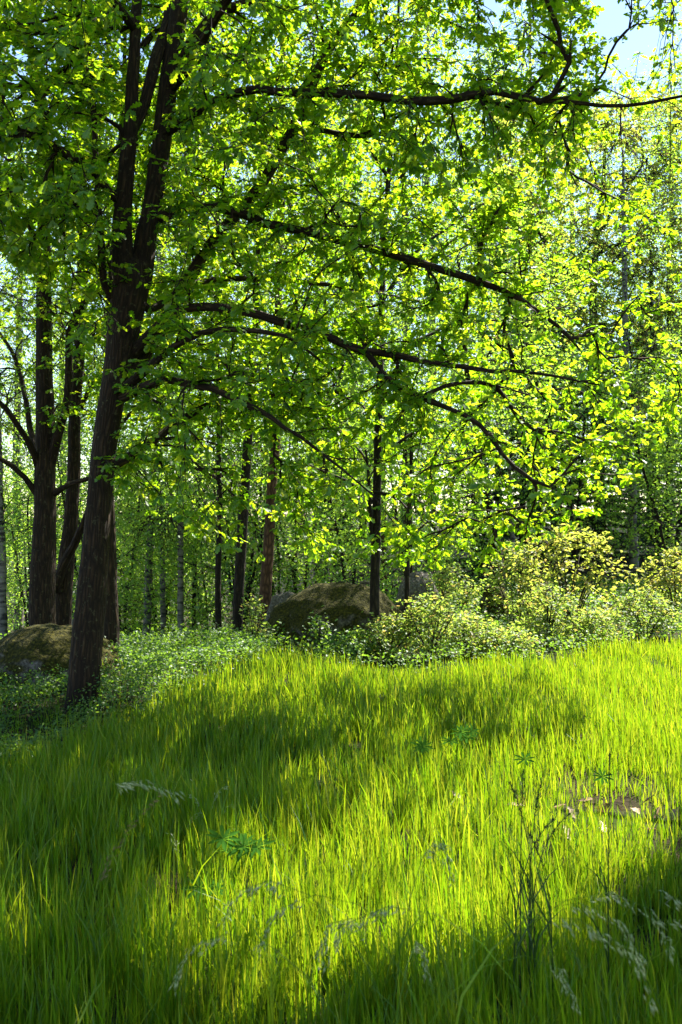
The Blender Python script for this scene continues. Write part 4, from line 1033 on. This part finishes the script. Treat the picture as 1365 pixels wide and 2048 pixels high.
for i, (u, v, d, bend, dirn, lab) in enumerate([
    (385, 1590, 4.6, 1.6, 2.6, 'pale dry grass head nodding left at the edge of the bright patch'),
    (400, 1625, 4.5, 2.0, .4, 'pale dry grass head nodding right at the edge of the bright patch'),
    (440, 1575, 4.7, 1.2, .2, 'taller pale dry stalk above the lupine rosette'),
    (470, 1600, 4.7, 2.1, .3, 'curled pale dry stalk right of the taller one'),
    (345, 1680, 4.2, .8, 2.8, 'straight pale dry straw leaning left of the lupine rosette')]):
    top = P(u, v, d)
    stalk('dry_grass', lab, u - math.cos(dirn) * bend * 14, d, top[2] * 1.12, bend, dirn, 780 + i, True, M_SEED, 'pale dry stalks beside the bright patch', .0012, .09, 0, 14, .016, .5, M_SEED)

# lupines
LF = mirror([(.25, .07), (.6, .125), (.88, .07)], [(0, 0), (1., 0)], [(0, 3, 2), (0, 4, 3), (0, 1, 4)])
def lupine(label, u, d, leaves, seed, hz=.26, rad=.065):
    rng = np.random.default_rng(seed); x, y = at_ground(u, d); g = gz(x, y)
    root = thing('lupine_plant', (x, y, g), label, 'plant', 'lupine leaves in the grass')
    lm = make_mesh('leaflet', *LF, M_LUPINE)
    for k in range(leaves):
        a = rng.uniform(0, 6.28); R = rng.uniform(.02, .11) if leaves > 1 else 0
        tip = np.array([math.cos(a) * R, math.sin(a) * R, hz * rng.uniform(.8, 1.1)])
        v, t, b = tube(np.array([[0, 0, -.01], tip * [.3, .3, .55], tip]), np.array([.002, .0018, .0014]), 5)
        st = link('leaf_stalk', make_mesh('leaf_stalk', v, t, M_LUPINE, True, b), root)
        tilt = norm(np.array([rng.normal(0, .25), -.45 + rng.normal(0, .2), 1.0])); nl = rng.integers(8, 11); r = rad * rng.uniform(.85, 1.15)
        ex = norm(np.cross(tilt, [0, 1., 0])); ey = np.cross(tilt, ex)
        for q in range(nl):
            an = q * 2 * math.pi / nl + rng.normal(0, .06)
            xx = norm(ex * math.cos(an) + ey * math.sin(an) + tilt * .22); n_ = tilt; y_ = np.cross(norm(n_ - xx * np.dot(n_, xx)), xx); n_ = np.cross(xx, y_)
            o = link('leaflet', lm, st)
            from mathutils import Matrix
            m = Matrix.Identity(4); s_ = r * rng.uniform(.85, 1.1)
            for e in range(3): m[e][0], m[e][1], m[e][2], m[e][3] = xx[e] * s_, y_[e] * s_, n_[e] * s_, tip[e]
            o.matrix_local = m
lupine('lupine rosette of palmate leaves in the bright grass left of the middle', 462, 4.0, 5, 801, .20, .08)
lupine('small pale lupine low in the grass below the larger rosette', 400, 3.75, 2, 802, .14, .06)
lupine('lupine with sunlit palmate leaves in the middle of the meadow, left of a pair', 868, 5.6, 3, 803, .22)
lupine('shaded dark lupine touching the sunlit one, right of a pair', 925, 5.8, 3, 804, .24)
lupine('single bright palmate leaf standing alone right of the lupine pair', 1050, 5.4, 1, 805, .24)
lupine('flat lupine leaf near the thin patch at the right', 1205, 5.4, 1, 806, .15)

# dry leaves lying on the thin patch
lm = make_mesh('dry_oak_leaf', *OAK, M_DRYLEAF)
rd = np.random.default_rng(901)
for k in range(26):
    x = 1.45 + rd.normal(0, .42); y = 5.0 + rd.normal(0, .3)
    o = link('dry_oak_leaf', lm, None, (x, y, gz(x, y) + .035 + rd.uniform(0, .03)), None, 'curled brown oak leaf lying on the thin patch at the right', 'dead leaf', 'old oak leaves on the thin patch')
    o.scale = (rd.uniform(.08, .12),) * 3; o.rotation_euler = (rd.normal(0, .4), rd.normal(0, .4), rd.uniform(0, 6.28))
